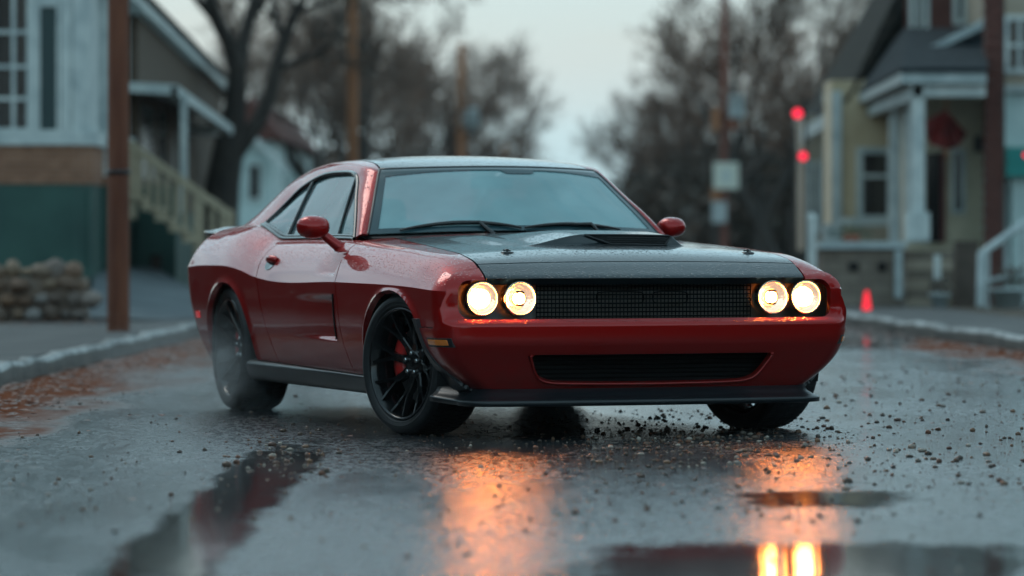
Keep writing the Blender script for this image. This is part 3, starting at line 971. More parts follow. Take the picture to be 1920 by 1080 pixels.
g.box((-.72, -.80, .20), (.72, .95, .74)); g.box((-.95, .42, .20), (.95, 2.50, .50)); g.box((-.72, 2.45, .20), (.72, 3.75, .66)); g.box((-.60, -.88, .185), (.60, -.1, .26))
g.box((-.86, 3.30, .66), (.86, 3.85, .98)); g.box((-.90, .6, .5), (.90, .96, .93))
g.box((-.5, .1, .15), (.4, .9, .2)); g.box((-.2, 1.2, .16), (.25, 2.6, .2))
g.build('underbody', M_MATTE, car)
for (cu, cz_, r, rb) in (FARCH, RARCH):
    for sgn in (1, -1):
        g = Geo(); v = []
        aa_ = np.linspace(-.25, math.pi + .25, 30)
        for a in aa_:
            for x in (.66, 1.04 if cu < 1 else 1.0):
                v.append((sgn * x, cu + (r + .012)*math.cos(a), cz_ + (rb + .012)*math.sin(a)))
        g.add(v, [[2*i, 2*i+1, 2*i+3, 2*i+2] for i in range(29)])
        c = len(aa_)
        g.add([(sgn*.66, cu + (r + .012)*math.cos(a), cz_ + (rb+.012)*math.sin(a)) for a in aa_], [list(range(c))], False)
        g.build('wheel_arch_liner', M_MATTE, car)

# ------------------------------------------------------------------ wheels
def make_wheel(name='wheel'):
    """axis along x, outer face towards -x, centre at origin"""
    root = empty(name); root.parent = car
    R = .360
    prof = [(-.118, .284), (-.138, .292), (-.146, .310), (-.147, .330), (-.139, .347), (-.122, .356), (-.10, .3595), (-.05, R), (0, R), (.05, R), (.10, .3595), (.122, .356), (.139, .347), (.147, .330), (.146, .31), (.138, .292), (.118, .284)]
    g = Geo(); g.lathe(prof, 72, 'x')
    for r_, dx in ((.318, -.1478), (.300, -.1425)):
        g.lathe([(dx, r_ - .003), (dx - .0022, r_), (dx, r_ + .003)], 72, 'x')
    # tread blocks as shallow bars round the rolling face
    for k in range(72):
        a = 2*math.pi*k/72
        for (xa, xb, sk) in ((-.112, -.062, .6), (-.05, -.008, -.4), (.008, .05, .4), (.062, .112, -.6)):
            v = []
            for (xx, aa_, rr) in ((xa, a, R-.002), (xb, a + sk*.05, R-.002), (xb, a + sk*.05 + .055, R-.002), (xa, a + .055, R-.002), (xa, a, R+.0035), (xb, a + sk*.05, R+.0035), (xb, a + sk*.05 + .055, R+.0035), (xa, a + .055, R+.0035)):
                v.append((xx, rr*math.cos(aa_), rr*math.sin(aa_)))
            g.add(v, [[4,5,6,7],[0,1,5,4],[1,2,6,5],[2,3,7,6],[3,0,4,7]], False)
    g.build('tyre', M_TYRE, root)
    g = Geo()
    g.lathe([(-.135, .288), (-.140, .284), (-.139, .278), (-.130, .272), (-.112, .266), (-.09, .252), (.0, .246), (.11, .262), (.118, .285)], 72, 'x')
    # hub and seven forked spokes, dished inwards
    g.lathe([(-.062, .001), (-.064, .045), (-.058, .074), (-.045, .082), (.02, .082)], 40, 'x')
    def depth(r): return np.interp(r, [.05, .10, .16, .22, .268], [-.058, -.064, -.082, -.105, -.126])
    def beam(pts, ws, th):
        v = []
        for i, (r, a) in enumerate(pts):
            w = ws[i]; d = depth(r)
            c = np.array([r*math.cos(a), r*math.sin(a)]); nx = pts[min(i+1, len(pts)-1)]; pv = pts[max(i-1, 0)]
            dd_ = np.array([nx[0]*math.cos(nx[1]) - pv[0]*math.cos(pv[1]), nx[0]*math.sin(nx[1]) - pv[0]*math.sin(pv[1])]); dd_ /= np.linalg.norm(dd_)
            nn = np.array([-dd_[1], dd_[0]])
            for (k, o) in ((-1, .006), (-.72, 0), (.72, 0), (1, .006), (1, th), (-1, th)):
                q = c + nn * k * w
                v.append((d + o, q[0], q[1]))
        m = 6
        f = [[i*m + k, i*m + (k+1) % m, (i+1)*m + (k+1) % m, (i+1)*m + k] for i in range(len(pts)-1) for k in range(m)]
        g.add(v, f, False)
    for k in range(8):
        a = 2*math.pi*k/8 + .2
        beam([(.055, a), (.10, a), (.15, a)], [.030, .020, .019], .04)
        for sg in (1, -1):
            beam([(.135, a + sg*.03), (.175, a + sg*.085), (.22, a + sg*.14), (.270, a + sg*.195)], [.0105, .009, .0085, .009], .035)
    g.build('rim', M_RIM, root)
    g = Geo(); g.lathe([(-.1408, .2845), (-.1425, .281), (-.1405, .2775)], 72, 'x'); g.build('rim_edge', M_RIMEDGE, root)
    for k in range(5):
        a = 2*math.pi*k/5 + .35
        y, z = .052*math.cos(a), .052*math.sin(a)
        g = Geo(); g.lathe([(-.062, .0125), (-.076, .0125), (-.080, .009), (-.080, .0001)], 6, 'x', (0, y, z), smooth=False)
        g.build('lug_nut', M_STEEL, root)
    g = Geo(); g.lathe([(-.012, .06), (-.012, .198), (.012, .198), (.012, .06)], 56, 'x', smooth=False); g.build('brake_disc', M_DISC, root)
    g = Geo()
    v = []; na = 14
    for i in range(na):
        a = -.42 + 1.25 * i/(na-1)
        e = 1 - .25*(abs(i/(na-1) - .5)*2)**4
        for (x, r) in ((-.030, .118), (-.048, .135), (-.050, .175), (-.040, .207), (.03, .21), (.03, .118)):
            v.append((x*e, r*math.cos(a), r*math.sin(a)))
    g.add(v, [[i*6+k, i*6+(k+1) % 6, (i+1)*6+(k+1) % 6, (i+1)*6+k] for i in range(na-1) for k in range(6)] + [list(range(6)), [6*(na-1)+k for k in range(6)]])
    g.build('caliper', M_CAL, root)
    return root
STEER = math.radians(15.5)
w0 = make_wheel()
w0.location = (-.93, -.135, .362); w0.rotation_euler = (0, 0, STEER)
for (x, u, st, flip) in ((.93, -.135, STEER, True), (-.935, 2.965, 0, False), (.935, 2.965, 0, True)):
    w = copy_tree(w0, car)
    w.location = (x, u, .362)
    w.rotation_euler = (0, 0, st + (math.pi if flip else 0))
    if flip:
        for ch in w.children:
            if ch.name.startswith('caliper'): ch.rotation_euler = (math.pi, 0, 0); ch.scale = (1, 1, 1)
EXPOSURE = 0.25
# ------------------------------------------------------------------ sky and sun
SUN_EL, SUN_AZ = math.radians(48), math.radians(-35)
w = bpy.data.worlds.new('World'); scene.world = w; w.use_nodes = True
nt = w.node_tree; bg = nt.nodes['Background']
sky = nt.nodes.new('ShaderNodeTexSky'); sky.sky_type = 'NISHITA'; sky.sun_disc = False
sky.sun_elevation = SUN_EL; sky.sun_rotation = SUN_AZ; sky.air_density = 1.5; sky.dust_density = 2.0
tc = nt.nodes.new('ShaderNodeTexCoord'); mp = nt.nodes.new('ShaderNodeMapping'); mp.inputs['Scale'].default_value = (1, 1, 13)
nt.links.new(tc.outputs['Generated'], mp.inputs['Vector'])
nz = nt.nodes.new('ShaderNodeTexNoise'); nz.inputs['Scale'].default_value = 3.2; nz.inputs['Detail'].default_value = 7; nz.inputs['Roughness'].default_value = .55
nt.links.new(mp.outputs['Vector'], nz.inputs['Vector'])
cr = nt.nodes.new('ShaderNodeValToRGB'); e = cr.color_ramp.elements
e[0].position = .32; e[0].color = (.40, .55, .58, 1); e[1].position = .66; e[1].color = (.44, .50, .50, 1)
nt.links.new(nz.outputs['Fac'], cr.inputs['Fac'])
mul = nt.nodes.new('ShaderNodeVectorMath'); mul.operation = 'SCALE'; mul.inputs['Scale'].default_value = 13.0
# the cloud deck turns bluer and denser overhead, pale and warm towards the horizon
sx = nt.nodes.new('ShaderNodeSeparateXYZ'); nt.links.new(tc.outputs['Generated'], sx.inputs['Vector'])
er = nt.nodes.new('ShaderNodeMapRange'); er.interpolation_type = 'SMOOTHSTEP'; er.inputs['From Min'].default_value = .06; er.inputs['From Max'].default_value = .24
nt.links.new(sx.outputs['Z'], er.inputs['Value'])
c2 = nt.nodes.new('ShaderNodeValToRGB'); e2 = c2.color_ramp.elements
e2[0].position = .35; e2[0].color = (.37, .66, .79, 1); e2[1].position = .68; e2[1].color = (.64, .90, 1.0, 1)
nt.links.new(nz.outputs['Fac'], c2.inputs['Fac'])
lo = nt.nodes.new('ShaderNodeMapRange'); lo.inputs['From Min'].default_value = .012; lo.inputs['From Max'].default_value = .05; nt.links.new(sx.outputs['Z'], lo.inputs['Value'])
lm = nt.nodes.new('ShaderNodeMix'); lm.data_type = 'RGBA'; nt.links.new(lo.outputs['Result'], lm.inputs['Factor']); lm.inputs['A'].default_value = (.40, .57, .63, 1)
nt.links.new(cr.outputs['Color'], lm.inputs['B'])
zm = nt.nodes.new('ShaderNodeMix'); zm.data_type = 'RGBA'; nt.links.new(er.outputs['Result'], zm.inputs['Factor'])
nt.links.new(lm.outputs['Result'], zm.inputs['A']); nt.links.new(c2.outputs['Color'], zm.inputs['B'])
# heavier cloud overhead than round the rim of the sky
dk = nt.nodes.new('ShaderNodeMapRange'); dk.interpolation_type = 'SMOOTHSTEP'; dk.inputs['From Min'].default_value = .22; dk.inputs['From Max'].default_value = .62; dk.inputs['To Min'].default_value = 1.0; dk.inputs['To Max'].default_value = .60
nt.links.new(sx.outputs['Z'], dk.inputs['Value'])
ds = nt.nodes.new('ShaderNodeVectorMath'); ds.operation = 'SCALE'; nt.links.new(zm.outputs['Result'], ds.inputs[0]); nt.links.new(dk.outputs['Result'], ds.inputs['Scale'])
nt.links.new(ds.outputs['Vector'], mul.inputs[0])
mx = nt.nodes.new('ShaderNodeMix'); mx.data_type = 'RGBA'; mx.inputs['Factor'].default_value = .86
nt.links.new(sky.outputs['Color'], mx.inputs['A']); nt.links.new(mul.outputs['Vector'], mx.inputs['B'])
nt.links.new(mx.outputs['Result'], bg.inputs['Color']); bg.inputs['Strength'].default_value = .10
sd = bpy.data.lights.new('sun', 'SUN'); sun = bpy.data.objects.new('sun', sd); COL.objects.link(sun)
sd.energy = .6; sd.angle = math.radians(25); sd.color = (1, .95, .88)
dv = Vector((math.sin(SUN_AZ)*math.cos(SUN_EL), math.cos(SUN_AZ)*math.cos(SUN_EL), math.sin(SUN_EL)))
sun.rotation_euler = dv.to_track_quat('Z', 'Y').to_euler()
# ------------------------------------------------------------------ setting
F_ = 7500.0
def at(px, py, Y):
    return ((px - 960) * Y / F_, Y, 1.02 - (py - 440) * Y / F_)
def gnd(px, py, z=0.0):
    Y = F_ * (1.02 - z) / (py - 440)
    return ((px - 960) * Y / F_, Y)
KL = lambda Y: -4.12 + .026 * Y
KRf = spl([0, 20, 34.8, 39.3, 44.5, 52, 70, 85, 100, 200, 400], [6.9, 5.7, 4.45, 4.09, 3.78, 3.68, 3.78, 4.1, 4.7, 6.9, 12.0])
KR = lambda Y: float(KRf(Y))

# --- wet asphalt
M_ROAD = mat('wet_asphalt', (.03, .033, .037), .25, spec=.5)
def build_road_mat(m):
    b = m.node_tree.nodes['Principled BSDF']
    tc = N(m, 'ShaderNodeTexCoord'); sx = N(m, 'ShaderNodeSeparateXYZ'); L(m, tc, 'Object', sx, 'Vector')
    def math_(op, a, bb, clamp=False):
        n = N(m, 'ShaderNodeMath', operation=op); n.use_clamp = clamp
        for i, q in enumerate((a, bb)):
            if q is None: continue
            if isinstance(q, (int, float)): n.inputs[i].default_value = q
            else: m.node_tree.links.new(q, n.inputs[i])
        return n.outputs[0]
    def noise(scale, detail=5, stretch=None, rough=.55):
        nz = N(m, 'ShaderNodeTexNoise', Scale=scale, Detail=float(detail), Roughness=rough)
        if stretch:
            mp = N(m, 'ShaderNodeMapping'); mp.inputs['Scale'].default_value = stretch; L(m, tc, 'Object', mp, 'Vector'); L(m, mp, 'Vector', nz, 'Vector')
        else: L(m, tc, 'Object', nz, 'Vector')
        return nz.outputs['Fac']
    def mrange(v, a, bb, c=0.0, d=1.0):
        n = N(m, 'ShaderNodeMapRange'); n.interpolation_type = 'SMOOTHSTEP'
        m.node_tree.links.new(v, n.inputs['Value'])
        n.inputs['From Min'].default_value = a; n.inputs['From Max'].default_value = bb; n.inputs['To Min'].default_value = c; n.inputs['To Max'].default_value = d
        return n.outputs['Result']
    X, Y = sx.outputs['X'], sx.outputs['Y']
    # mud and leaf pulp washed into the gutters
    dl = math_('ADD', math_('SUBTRACT', X, math_('MULTIPLY', Y, .026)), 4.12)
    dr = math_('SUBTRACT', math_('SUBTRACT', 7.34, math_('MULTIPLY', Y, .083)), X)
    n1 = noise(1.3, 6, (1, .35, 1))
    wl = mrange(math_('ADD', dl, math_('MULTIPLY', math_('SUBTRACT', n1, .5), 1.9)), .55, 1.35, 1, 0)
    wr = mrange(math_('ADD', dr, math_('MULTIPLY', math_('SUBTRACT', n1, .5), 3.0)), .35, 1.3, 1, 0)
    mud = math_('MAXIMUM', wl, wr)
    mud = math_('MULTIPLY', mud, mrange(noise(3.2, 6, (1, .4, 1)), .30, .50, .30, 1))
    # damp patches that hold a thicker film of water
    film = mrange(noise(.55, 5, (1, .30, 1)), .42, .62)
    r = math_('SUBTRACT', .20, math_('MULTIPLY', film, .13))
    r = math_('ADD', r, math_('MULTIPLY', math_('SUBTRACT', noise(7, 4, (1, .3, 1)), .5), .16))
    # open-grained stone: pin-prick pools between dull crests break every reflection up
    grain = mrange(math_('ADD', math_('MULTIPLY', noise(19, 7, (1, .40, 1), .75), .65), math_('MULTIPLY', noise(60, 3, (1, .5, 1)), .35)), .41, .58)
    grain = math_('MAXIMUM', grain, math_('MULTIPLY', mrange(noise(1.1, 5, (1, .22, 1)), .44, .60), .85))
    r = math_('ADD', math_('MULTIPLY', r, math_('SUBTRACT', 1.55, math_('MULTIPLY', grain, 1.0))), math_('MULTIPLY', math_('SUBTRACT', 1, grain), .10))
    r = math_('ADD', r, math_('MULTIPLY', mud, .75), True)
    m.node_tree.links.new(r, b.inputs['Roughness'])
    cr = N(m, 'ShaderNodeValToRGB'); cr.color_ramp.elements[0].color = (.014, .017, .020, 1); cr.color_ramp.elements[1].color = (.042, .046, .050, 1)
    cr.color_ramp.elements[0].position = .35; cr.color_ramp.elements[1].position = .7
    m.node_tree.links.new(noise(2.5, 8, (1, .5, 1), .7), cr.inputs['Fac'])
    mx = N(m, 'ShaderNodeMix', data_type='RGBA'); m.node_tree.links.new(mud, mx.inputs['Factor'])
    L(m, cr, 'Color', mx, 'A'); mx.inputs['B'].default_value = (.15, .048, .022, 1)
    L(m, mx, 'Result', b, 'Base Color')
    sp = N(m, 'ShaderNodeMapRange'); m.node_tree.links.new(mud, sp.inputs['Value']); sp.inputs['To Min'].default_value = .55; sp.inputs['To Max'].default_value = .02
    L(m, sp, 'Result', b, 'Specular IOR Level')
    # stone texture under the water
    vo = N(m, 'ShaderNodeTexVoronoi', Scale=42.0); L(m, tc, 'Object', vo, 'Vector')
    h = math_('ADD', math_('MULTIPLY', vo.outputs['Distance'], .6), math_('MULTIPLY', noise(160, 3), .5))
    h = math_('ADD', h, math_('MULTIPLY', noise(9, 4), 1.3)); h = math_('ADD', h, math_('MULTIPLY', noise(30, 3, (1, .55, 1)), 1.5))
    vc = N(m, 'ShaderNodeTexVoronoi', Scale=.9, feature='DISTANCE_TO_EDGE'); mpv = N(m, 'ShaderNodeMapping'); mpv.inputs['Scale'].default_value = (1, .6, 1)
    dist = N(m, 'ShaderNodeTexNoise', Scale=3.0, Detail=5.0); L(m, tc, 'Object', dist, 'Vector')
    vadd = N(m, 'ShaderNodeVectorMath', operation='MULTIPLY_ADD'); vadd.inputs[1].default_value = (.5, .5, 0); L(m, dist, 'Color', vadd, 0); L(m, tc, 'Object', vadd, 2)
    L(m, vadd, 'Vector', mpv, 'Vector'); L(m, mpv, 'Vector', vc, 'Vector')
    crack = mrange(vc.outputs['Distance'], .0, .012, 1, 0)
    crack = math_('MULTIPLY', crack, mrange(noise(.8, 3), .48, .58))
    h = math_('SUBTRACT', h, math_('MULTIPLY', crack, 2.5))
    st = math_('ADD', math_('MULTIPLY', math_('SUBTRACT', 1, math_('MULTIPLY', grain, .75)), .42), .06)
    bp = N(m, 'ShaderNodeBump', Distance=.012); m.node_tree.links.new(st, bp.inputs['Strength']); m.node_tree.links.new(h, bp.inputs['Height'])
    L(m, bp, 'Normal', b, 'Normal')
build_road_mat(M_ROAD)
g = Geo(); g.add([(-400, -30, 0), (400, -30, 0), (400, 1500, 0), (-400, 1500, 0)], [[0, 1, 2, 3]], False)
road = g.build('road', M_ROAD); tag(road, kind='structure')

# --- pavements and kerbs
M_PAVE = varied('wet_concrete', (.045, .052, .055), (.10, .105, .105), 1.6, .62, bump=.4, bscale=40, r2=.85, spec=.25)
M_KERB = varied('kerb_stone', (.09, .10, .10), (.30, .32, .32), 4, .5, bump=.6, bscale=14, contrast=(.4, .62))
M_YARD = varied('wet_yard', (.030, .026, .020), (.075, .060, .042), 2.2, .85, bump=.5, bscale=30)
def strip(name, fa, fb, z, ys, mt, thick=.13):
    g = Geo(); v = []
    for y in ys:
        a, b = fa(y), fb(y)
        v += [(a, y, z - thick), (a, y, z), (b, y, z), (b, y, z - thick)]
    g.add(v, [[4*i+k, 4*i+k+1, 4*i+k+5, 4*i+k+4] for i in range(len(ys)-1) for k in range(3)], False)
    o = g.build(name, mt); tag(o, kind='structure'); return o
ysk = [8, 14, 18, 21, 23, 25, 27, 29, 31, 33, 35, 37, 39, 41, 43, 45, 48, 51, 55, 60, 70, 85, 100, 130, 170, 230]
wob = lambda y: .02 * math.sin(y*1.9) + .015 * math.sin(y*4.3 + 1)
yf = list(np.arange(8, 60, .45)) + [60, 70, 85, 100, 130, 170, 230]
strip('pavement', lambda y: KL(y) - .16, lambda y: KL(y) - 2.0, .128, ysk, M_PAVE)
strip('pavement', lambda y: KR(y) + .16, lambda y: KR(y) + 1.6, .128, ysk, M_PAVE)
M_KERBF = varied('wet_shaded_kerb_face', (.018, .018, .018), (.055, .048, .042), 4, .5, bump=.6, bscale=12, spec=.3)  # same stone darkened: shade painted on the faces, highlight left along the top edge
def kerb(name, fk, s):
    g = Geo(); v = []
    for i, y in enumerate(yf):
        x = fk(y) + wob(y); zt = .138 + .008*math.sin(y*2.1) + .007*math.sin(y*9.7) + .006*math.sin(y*5.3+1)
        v += [(x, y, -.01), (x - s*.012, y, zt - .035), (x - s*.028, y, zt - .004), (x - s*.05, y, zt), (x - s*.105 - .015*math.sin(y*5.3), y, zt + .002), (x - s*.18, y, .06)]
    g.add(v, [[6*i+k, 6*i+k+1, 6*i+k+7, 6*i+k+6] for i in range(len(yf)-1) for k in range(5)])
    o = g.build(name, M_KERB); tag(o, kind='structure')
    o.data.materials.append(M_KERBF)
    for i, p in enumerate(o.data.polygons):
        if i % 5 in (0, 4): p.material_index = 1
kerb('kerb', KL, 1); kerb('kerb', KR, -1)
# yards: left rises away from the street, right stays low
def sheet(name, xs, ys, zf_, mt):
    g = Geo(); v = [(x(y) if callable(x) else x, y, zf_(i, y)) for y in ys for i, x in enumerate(xs)]
    n = len(xs)
    g.add(v, [[j*n+i, j*n+i+1, (j+1)*n+i+1, (j+1)*n+i] for j in range(len(ys)-1) for i in range(n-1)])
    o = g.build(name, mt); tag(o, kind='structure'); return o
sheet('yard', [lambda y: KL(y) - 1.95, lambda y: KL(y) - 2.6, -9, -60], ysk, lambda i, y: (.122, .17, .45, 1.2)[i], M_YARD)
sheet('yard', [lambda y: KR(y) + 1.55, lambda y: KR(y) + 2.2, 14, 60], ysk, lambda i, y: (.12, .13, .2, .4)[i], M_YARD)
# driveway ramp between the stone wall and the steps
M_DRIVE = varied('driveway_concrete', (.07, .085, .095), (.12, .14, .15), 1.2, .75, bump=.2, spec=.2)
g = Geo(); a, b, c, d = (-3.55, 41.2), (-2.98, 43.5), (-4.6, 51.5), (-5.2, 49)
g.add([(a[0], a[1], .14), (b[0], b[1], .14), (c[0], c[1], .60), (d[0]+.1, d[1], .62), (a[0]-.9, a[1]+.6, .16)], [[0, 1, 2, 3, 4]], False)
tag(g.build('driveway', M_DRIVE), kind='structure')

# --- puddles: still water lying on the asphalt
M_WATER = mat('puddle_water', (.010, .012, .013), .08, spec=.75)
def water_edges(m):
    """the film thins out at a ragged rim, where the asphalt shows through"""
    nt_ = m.node_tree; b = nt_.nodes['Principled BSDF']
    at_ = N(m, 'ShaderNodeAttribute', attribute_name='depth')
    tc = N(m, 'ShaderNodeTexCoord'); mp = N(m, 'ShaderNodeMapping'); mp.inputs['Scale'].default_value = (1, .35, 1); L(m, tc, 'Object', mp, 'Vector')
    nz = N(m, 'ShaderNodeTexNoise', Scale=7.0, Detail=7.0, Roughness=.65); L(m, mp, 'Vector', nz, 'Vector')
    ad = N(m, 'ShaderNodeMath', operation='ADD'); L(m, at_, 'Fac', ad, 0); L(m, nz, 'Fac', ad, 1)
    mr = N(m, 'ShaderNodeMapRange'); mr.inputs['From Min'].default_value = .72; mr.inputs['From Max'].default_value = 1.02; L(m, ad, 'Value', mr, 'Value')
    L(m, mr, 'Result', b, 'Alpha')
    n2 = N(m, 'ShaderNodeTexNoise', Scale=3.0, Detail=3.0); L(m, mp, 'Vector', n2, 'Vector')
    bp = N(m, 'ShaderNodeBump', Strength=.16, Distance=.01); L(m, n2, 'Fac', bp, 'Height'); L(m, bp, 'Normal', b, 'Normal')
water_edges(M_WATER)
def puddle(spine, z=.004):
    """spine: (px, py, half width in px along the road's cross direction)"""
    pts = []
    for i in range(len(spine) - 1):
        for k in range(6):
            t = k/6; pts.append([spine[i][j]*(1-t) + spine[i+1][j]*t for j in range(3)])
    pts.append(list(spine[-1]))
    g = Geo(); dep = []; n = len(pts); m_ = 9
    for i, (px, py, hw) in enumerate(pts):
        X, Y = gnd(px, py); w_ = hw*Y/F_*1.5
        e = min(1, 3.2*i/(n-1), 3.2*(n-1-i)/(n-1))
        for k in range(m_):
            v = -1 + 2*k/(m_-1)
            g.v.append((X + v*w_, Y, z)); dep.append(.62*min(e, 1.6*(1 - abs(v))))
    for i in range(n-1):
        for k in range(m_-1):
            g.f.append([i*m_+k, i*m_+k+1, (i+1)*m_+k+1, (i+1)*m_+k]); g.sm.append(True)
    o = g.build('puddle', M_WATER); tag(o, kind='structure')
    a_ = o.data.attributes.new('depth', 'FLOAT', 'POINT'); a_.data.foreach_set('value', dep)
    if o.data.polygons[0].normal.z < 0: o.data.flip_normals()
puddle([(575, 780, 25), (560, 830, 60), (520, 870, 75), (460, 920, 80), (390, 980, 90), (320, 1040, 105), (230, 1130, 120), (150, 1220, 120)])
puddle([(1560, 1008, 250), (1540, 1024, 360), (1520, 1050, 400), (1500, 1090, 420), (1500, 1150, 420), (1500, 1220, 400)])
puddle([(1560, 915, 90), (1550, 930, 150), (1540, 942, 150), (1520, 958, 90)])
puddle([(1620, 594, 60), (1620, 604, 90), (1630, 622, 110), (1620, 645, 90), (1610, 668, 50)])
# --- loose gravel, individual stones too many to count
def rock(g, c, r, rs, flat=.6, n1=5, n2=7):
    v = []; ax = [rs.uniform(.7, 1.3) for _ in range(3)]; rot = rs.uniform(0, 6.28)
    for i in range(n1 + 1):
        th = math.pi*i/n1
        for k in range(n2):
            ph = 2*math.pi*k/n2 + rot; q = r*rs.uniform(.82, 1.15)
            v.append((c[0] + q*ax[0]*math.sin(th)*math.cos(ph), c[1] + q*ax[1]*math.sin(th)*math.sin(ph), c[2] + q*ax[2]*flat*math.cos(th)))
    g.add(v, [[i*n2+k, i*n2+(k+1) % n2, (i+1)*n2+(k+1) % n2, (i+1)*n2+k] for i in range(n1) for k in range(n2)])
def per_island(name, cols, rough, spec=.5, sat=0):
    m = mat(name, cols[0], rough, spec=spec); b = m.node_tree.nodes['Principled BSDF']
    ge = N(m, 'ShaderNodeNewGeometry'); cr = N(m, 'ShaderNodeValToRGB'); el = cr.color_ramp.elements
    el[0].color = (*cols[0], 1); el[1].color = (*cols[-1], 1); el[1].position = 1
    for i, c in enumerate(cols[1:-1]):
        e_ = el.new((i+1)/(len(cols)-1)); e_.color = (*c, 1)
    L(m, ge, 'Random Per Island', cr, 'Fac'); L(m, cr, 'Color', b, 'Base Color')
    return m
M_GRAVEL = per_island('wet_gravel', [(.045,.036,.030),(.09,.062,.046),(.16,.06,.032),(.055,.048,.044),(.22,.12,.07),(.06,.045,.036),(.36,.31,.26),(.09,.032,.02)], .4, spec=.3)
g = Geo(); rs = random.Random(5)
def scatter(n, x0, x1, y0, y1, rmin, rmax, gauss=False):
    for _ in range(n):
        if gauss: px, py = rs.gauss((x0+x1)/2, (x1-x0)/4), rs.gauss((y0+y1)/2, (y1-y0)/4)
        else: px, py = rs.uniform(x0, x1), rs.uniform(y0, y1)
        if py < 470: continue
        X, Y = gnd(px, py); r = rmin + (rmax - rmin)*rs.random()**2.5
        rock(g, (X, Y, r*.32), r, rs, .66)
scatter(420, 1000, 1640, 796, 880, .004, .016, True)
scatter(260, 1080, 1560, 800, 850, .004, .017, True)
scatter(120, 1150, 1560, 780, 815, .004, .018)
scatter(330, 1540, 1930, 690, 920, .004, .019)
scatter(260, 900, 1700, 830, 1000, .003, .014)
scatter(90, 440, 620, 800, 905, .005, .022, True)
scatter(240, 0, 640, 720, 1000, .003, .013)
scatter(160, 560, 1150, 800, 900, .003, .011)
scatter(60, 1000, 1480, 768, 790, .006, .014)
scatter(140, 600, 1900, 900, 1080, .003, .012)
scatter(1500, 640, 1900, 770, 960, .0018, .005)
o = g.build('gravel', M_GRAVEL); tag(o, 'wet gravel and pebbles strewn over the road in front of the car', None, kind='stuff')
# --- fallen leaves in the gutters
M_LEAF = per_island('wet_dead_leaf', [(.07,.022,.012),(.15,.04,.018),(.05,.022,.014),(.18,.06,.024),(.03,.016,.012)], .45)
g = Geo()
def leaf(X, Y, z, s):
    a = rs.uniform(0, 6.28); t = rs.uniform(-.35, .35); u_ = (math.cos(a), math.sin(a)); w_ = (-math.sin(a), math.cos(a))
    def P(p, q, h): return (X + u_[0]*p*s + w_[0]*q*s, Y + u_[1]*p*s + w_[1]*q*s, z + h*s)
    g.add([P(-1,0,.05), P(-.3,.5,.2+t*.4), P(.5,.4,.12), P(1,0,.1+t*.3), P(.5,-.4,.15), P(-.3,-.5,.25)], [[0,1,2,3,4,5]], True)
for _ in range(1500):
    Y = rs.uniform(20, 46); X = KL(Y) + abs(rs.gauss(0, .55)) + .03
    leaf(X, Y, .012, rs.uniform(.02, .05))
for _ in range(1300):
    Y = rs.uniform(24, 44); X = KR(Y) - abs(rs.gauss(0, .75)) - .03
    leaf(X, Y, .012, rs.uniform(.02, .05))
for _ in range(300):
    Y = rs.uniform(14, 30); leaf(rs.uniform(KL(Y)+.3, KR(Y)-.3), Y, .010, rs.uniform(.012, .026))
for _ in range(300):
    Y = rs.uniform(38, 48); leaf(KL(Y) - rs.uniform(.9, 2.2), Y, .15, rs.uniform(.02, .05))
o = g.build('leaves', M_LEAF); tag(o, 'wet brown fallen leaves lying in both gutters', None, kind='stuff')

# ------------------------------------------------------------------ materials for buildings
M_WHITE = varied('white_paint', (.36, .42, .43), (.56, .61, .60), 3.5, .6, contrast=(.3, .6))
M_CREAM = varied('cream_siding', (.42, .37, .27), (.52, .46, .34), 3, .6)
M_TAN = varied('tan_paint', (.30, .25, .19), (.38, .32, .25), 3, .6)
M_BROWNW = varied('brown_shingle_wall', (.060, .040, .027), (.125, .083, .056), 14, .8, stretch=(1, 1, 2.5))
M_GREEN = varied('green_basement_paint', (.012, .050, .044), (.028, .085, .072), 1.5, .6)
M_GLASSD = mat('dark_window_glass', (.010, .011, .012), .08, spec=.7)
M_SHUT = mat('dark_green_shutter', (.008, .035, .038), .4)
M_SLATE = varied('slate_roof', (.010, .016, .020), (.030, .038, .044), 10, .85, bump=.3, spec=.08)
M_SLATE2 = varied('brown_slate_roof', (.014, .015, .014), (.040, .036, .030), 9, .85, spec=.08)
M_WOOD = varied('weathered_rail_wood', (.34, .285, .20), (.46, .39, .28), 6, .7, stretch=(1, 1, 4))
M_PALEMET = varied('galvanised_metal', (.30, .36, .37), (.42, .48, .49), 5, .45)
M_REDDOOR = mat('red_door_frame', (.12, .012, .012), .5)
M_TERRA = mat('terracotta', (.28, .09, .05), .7)

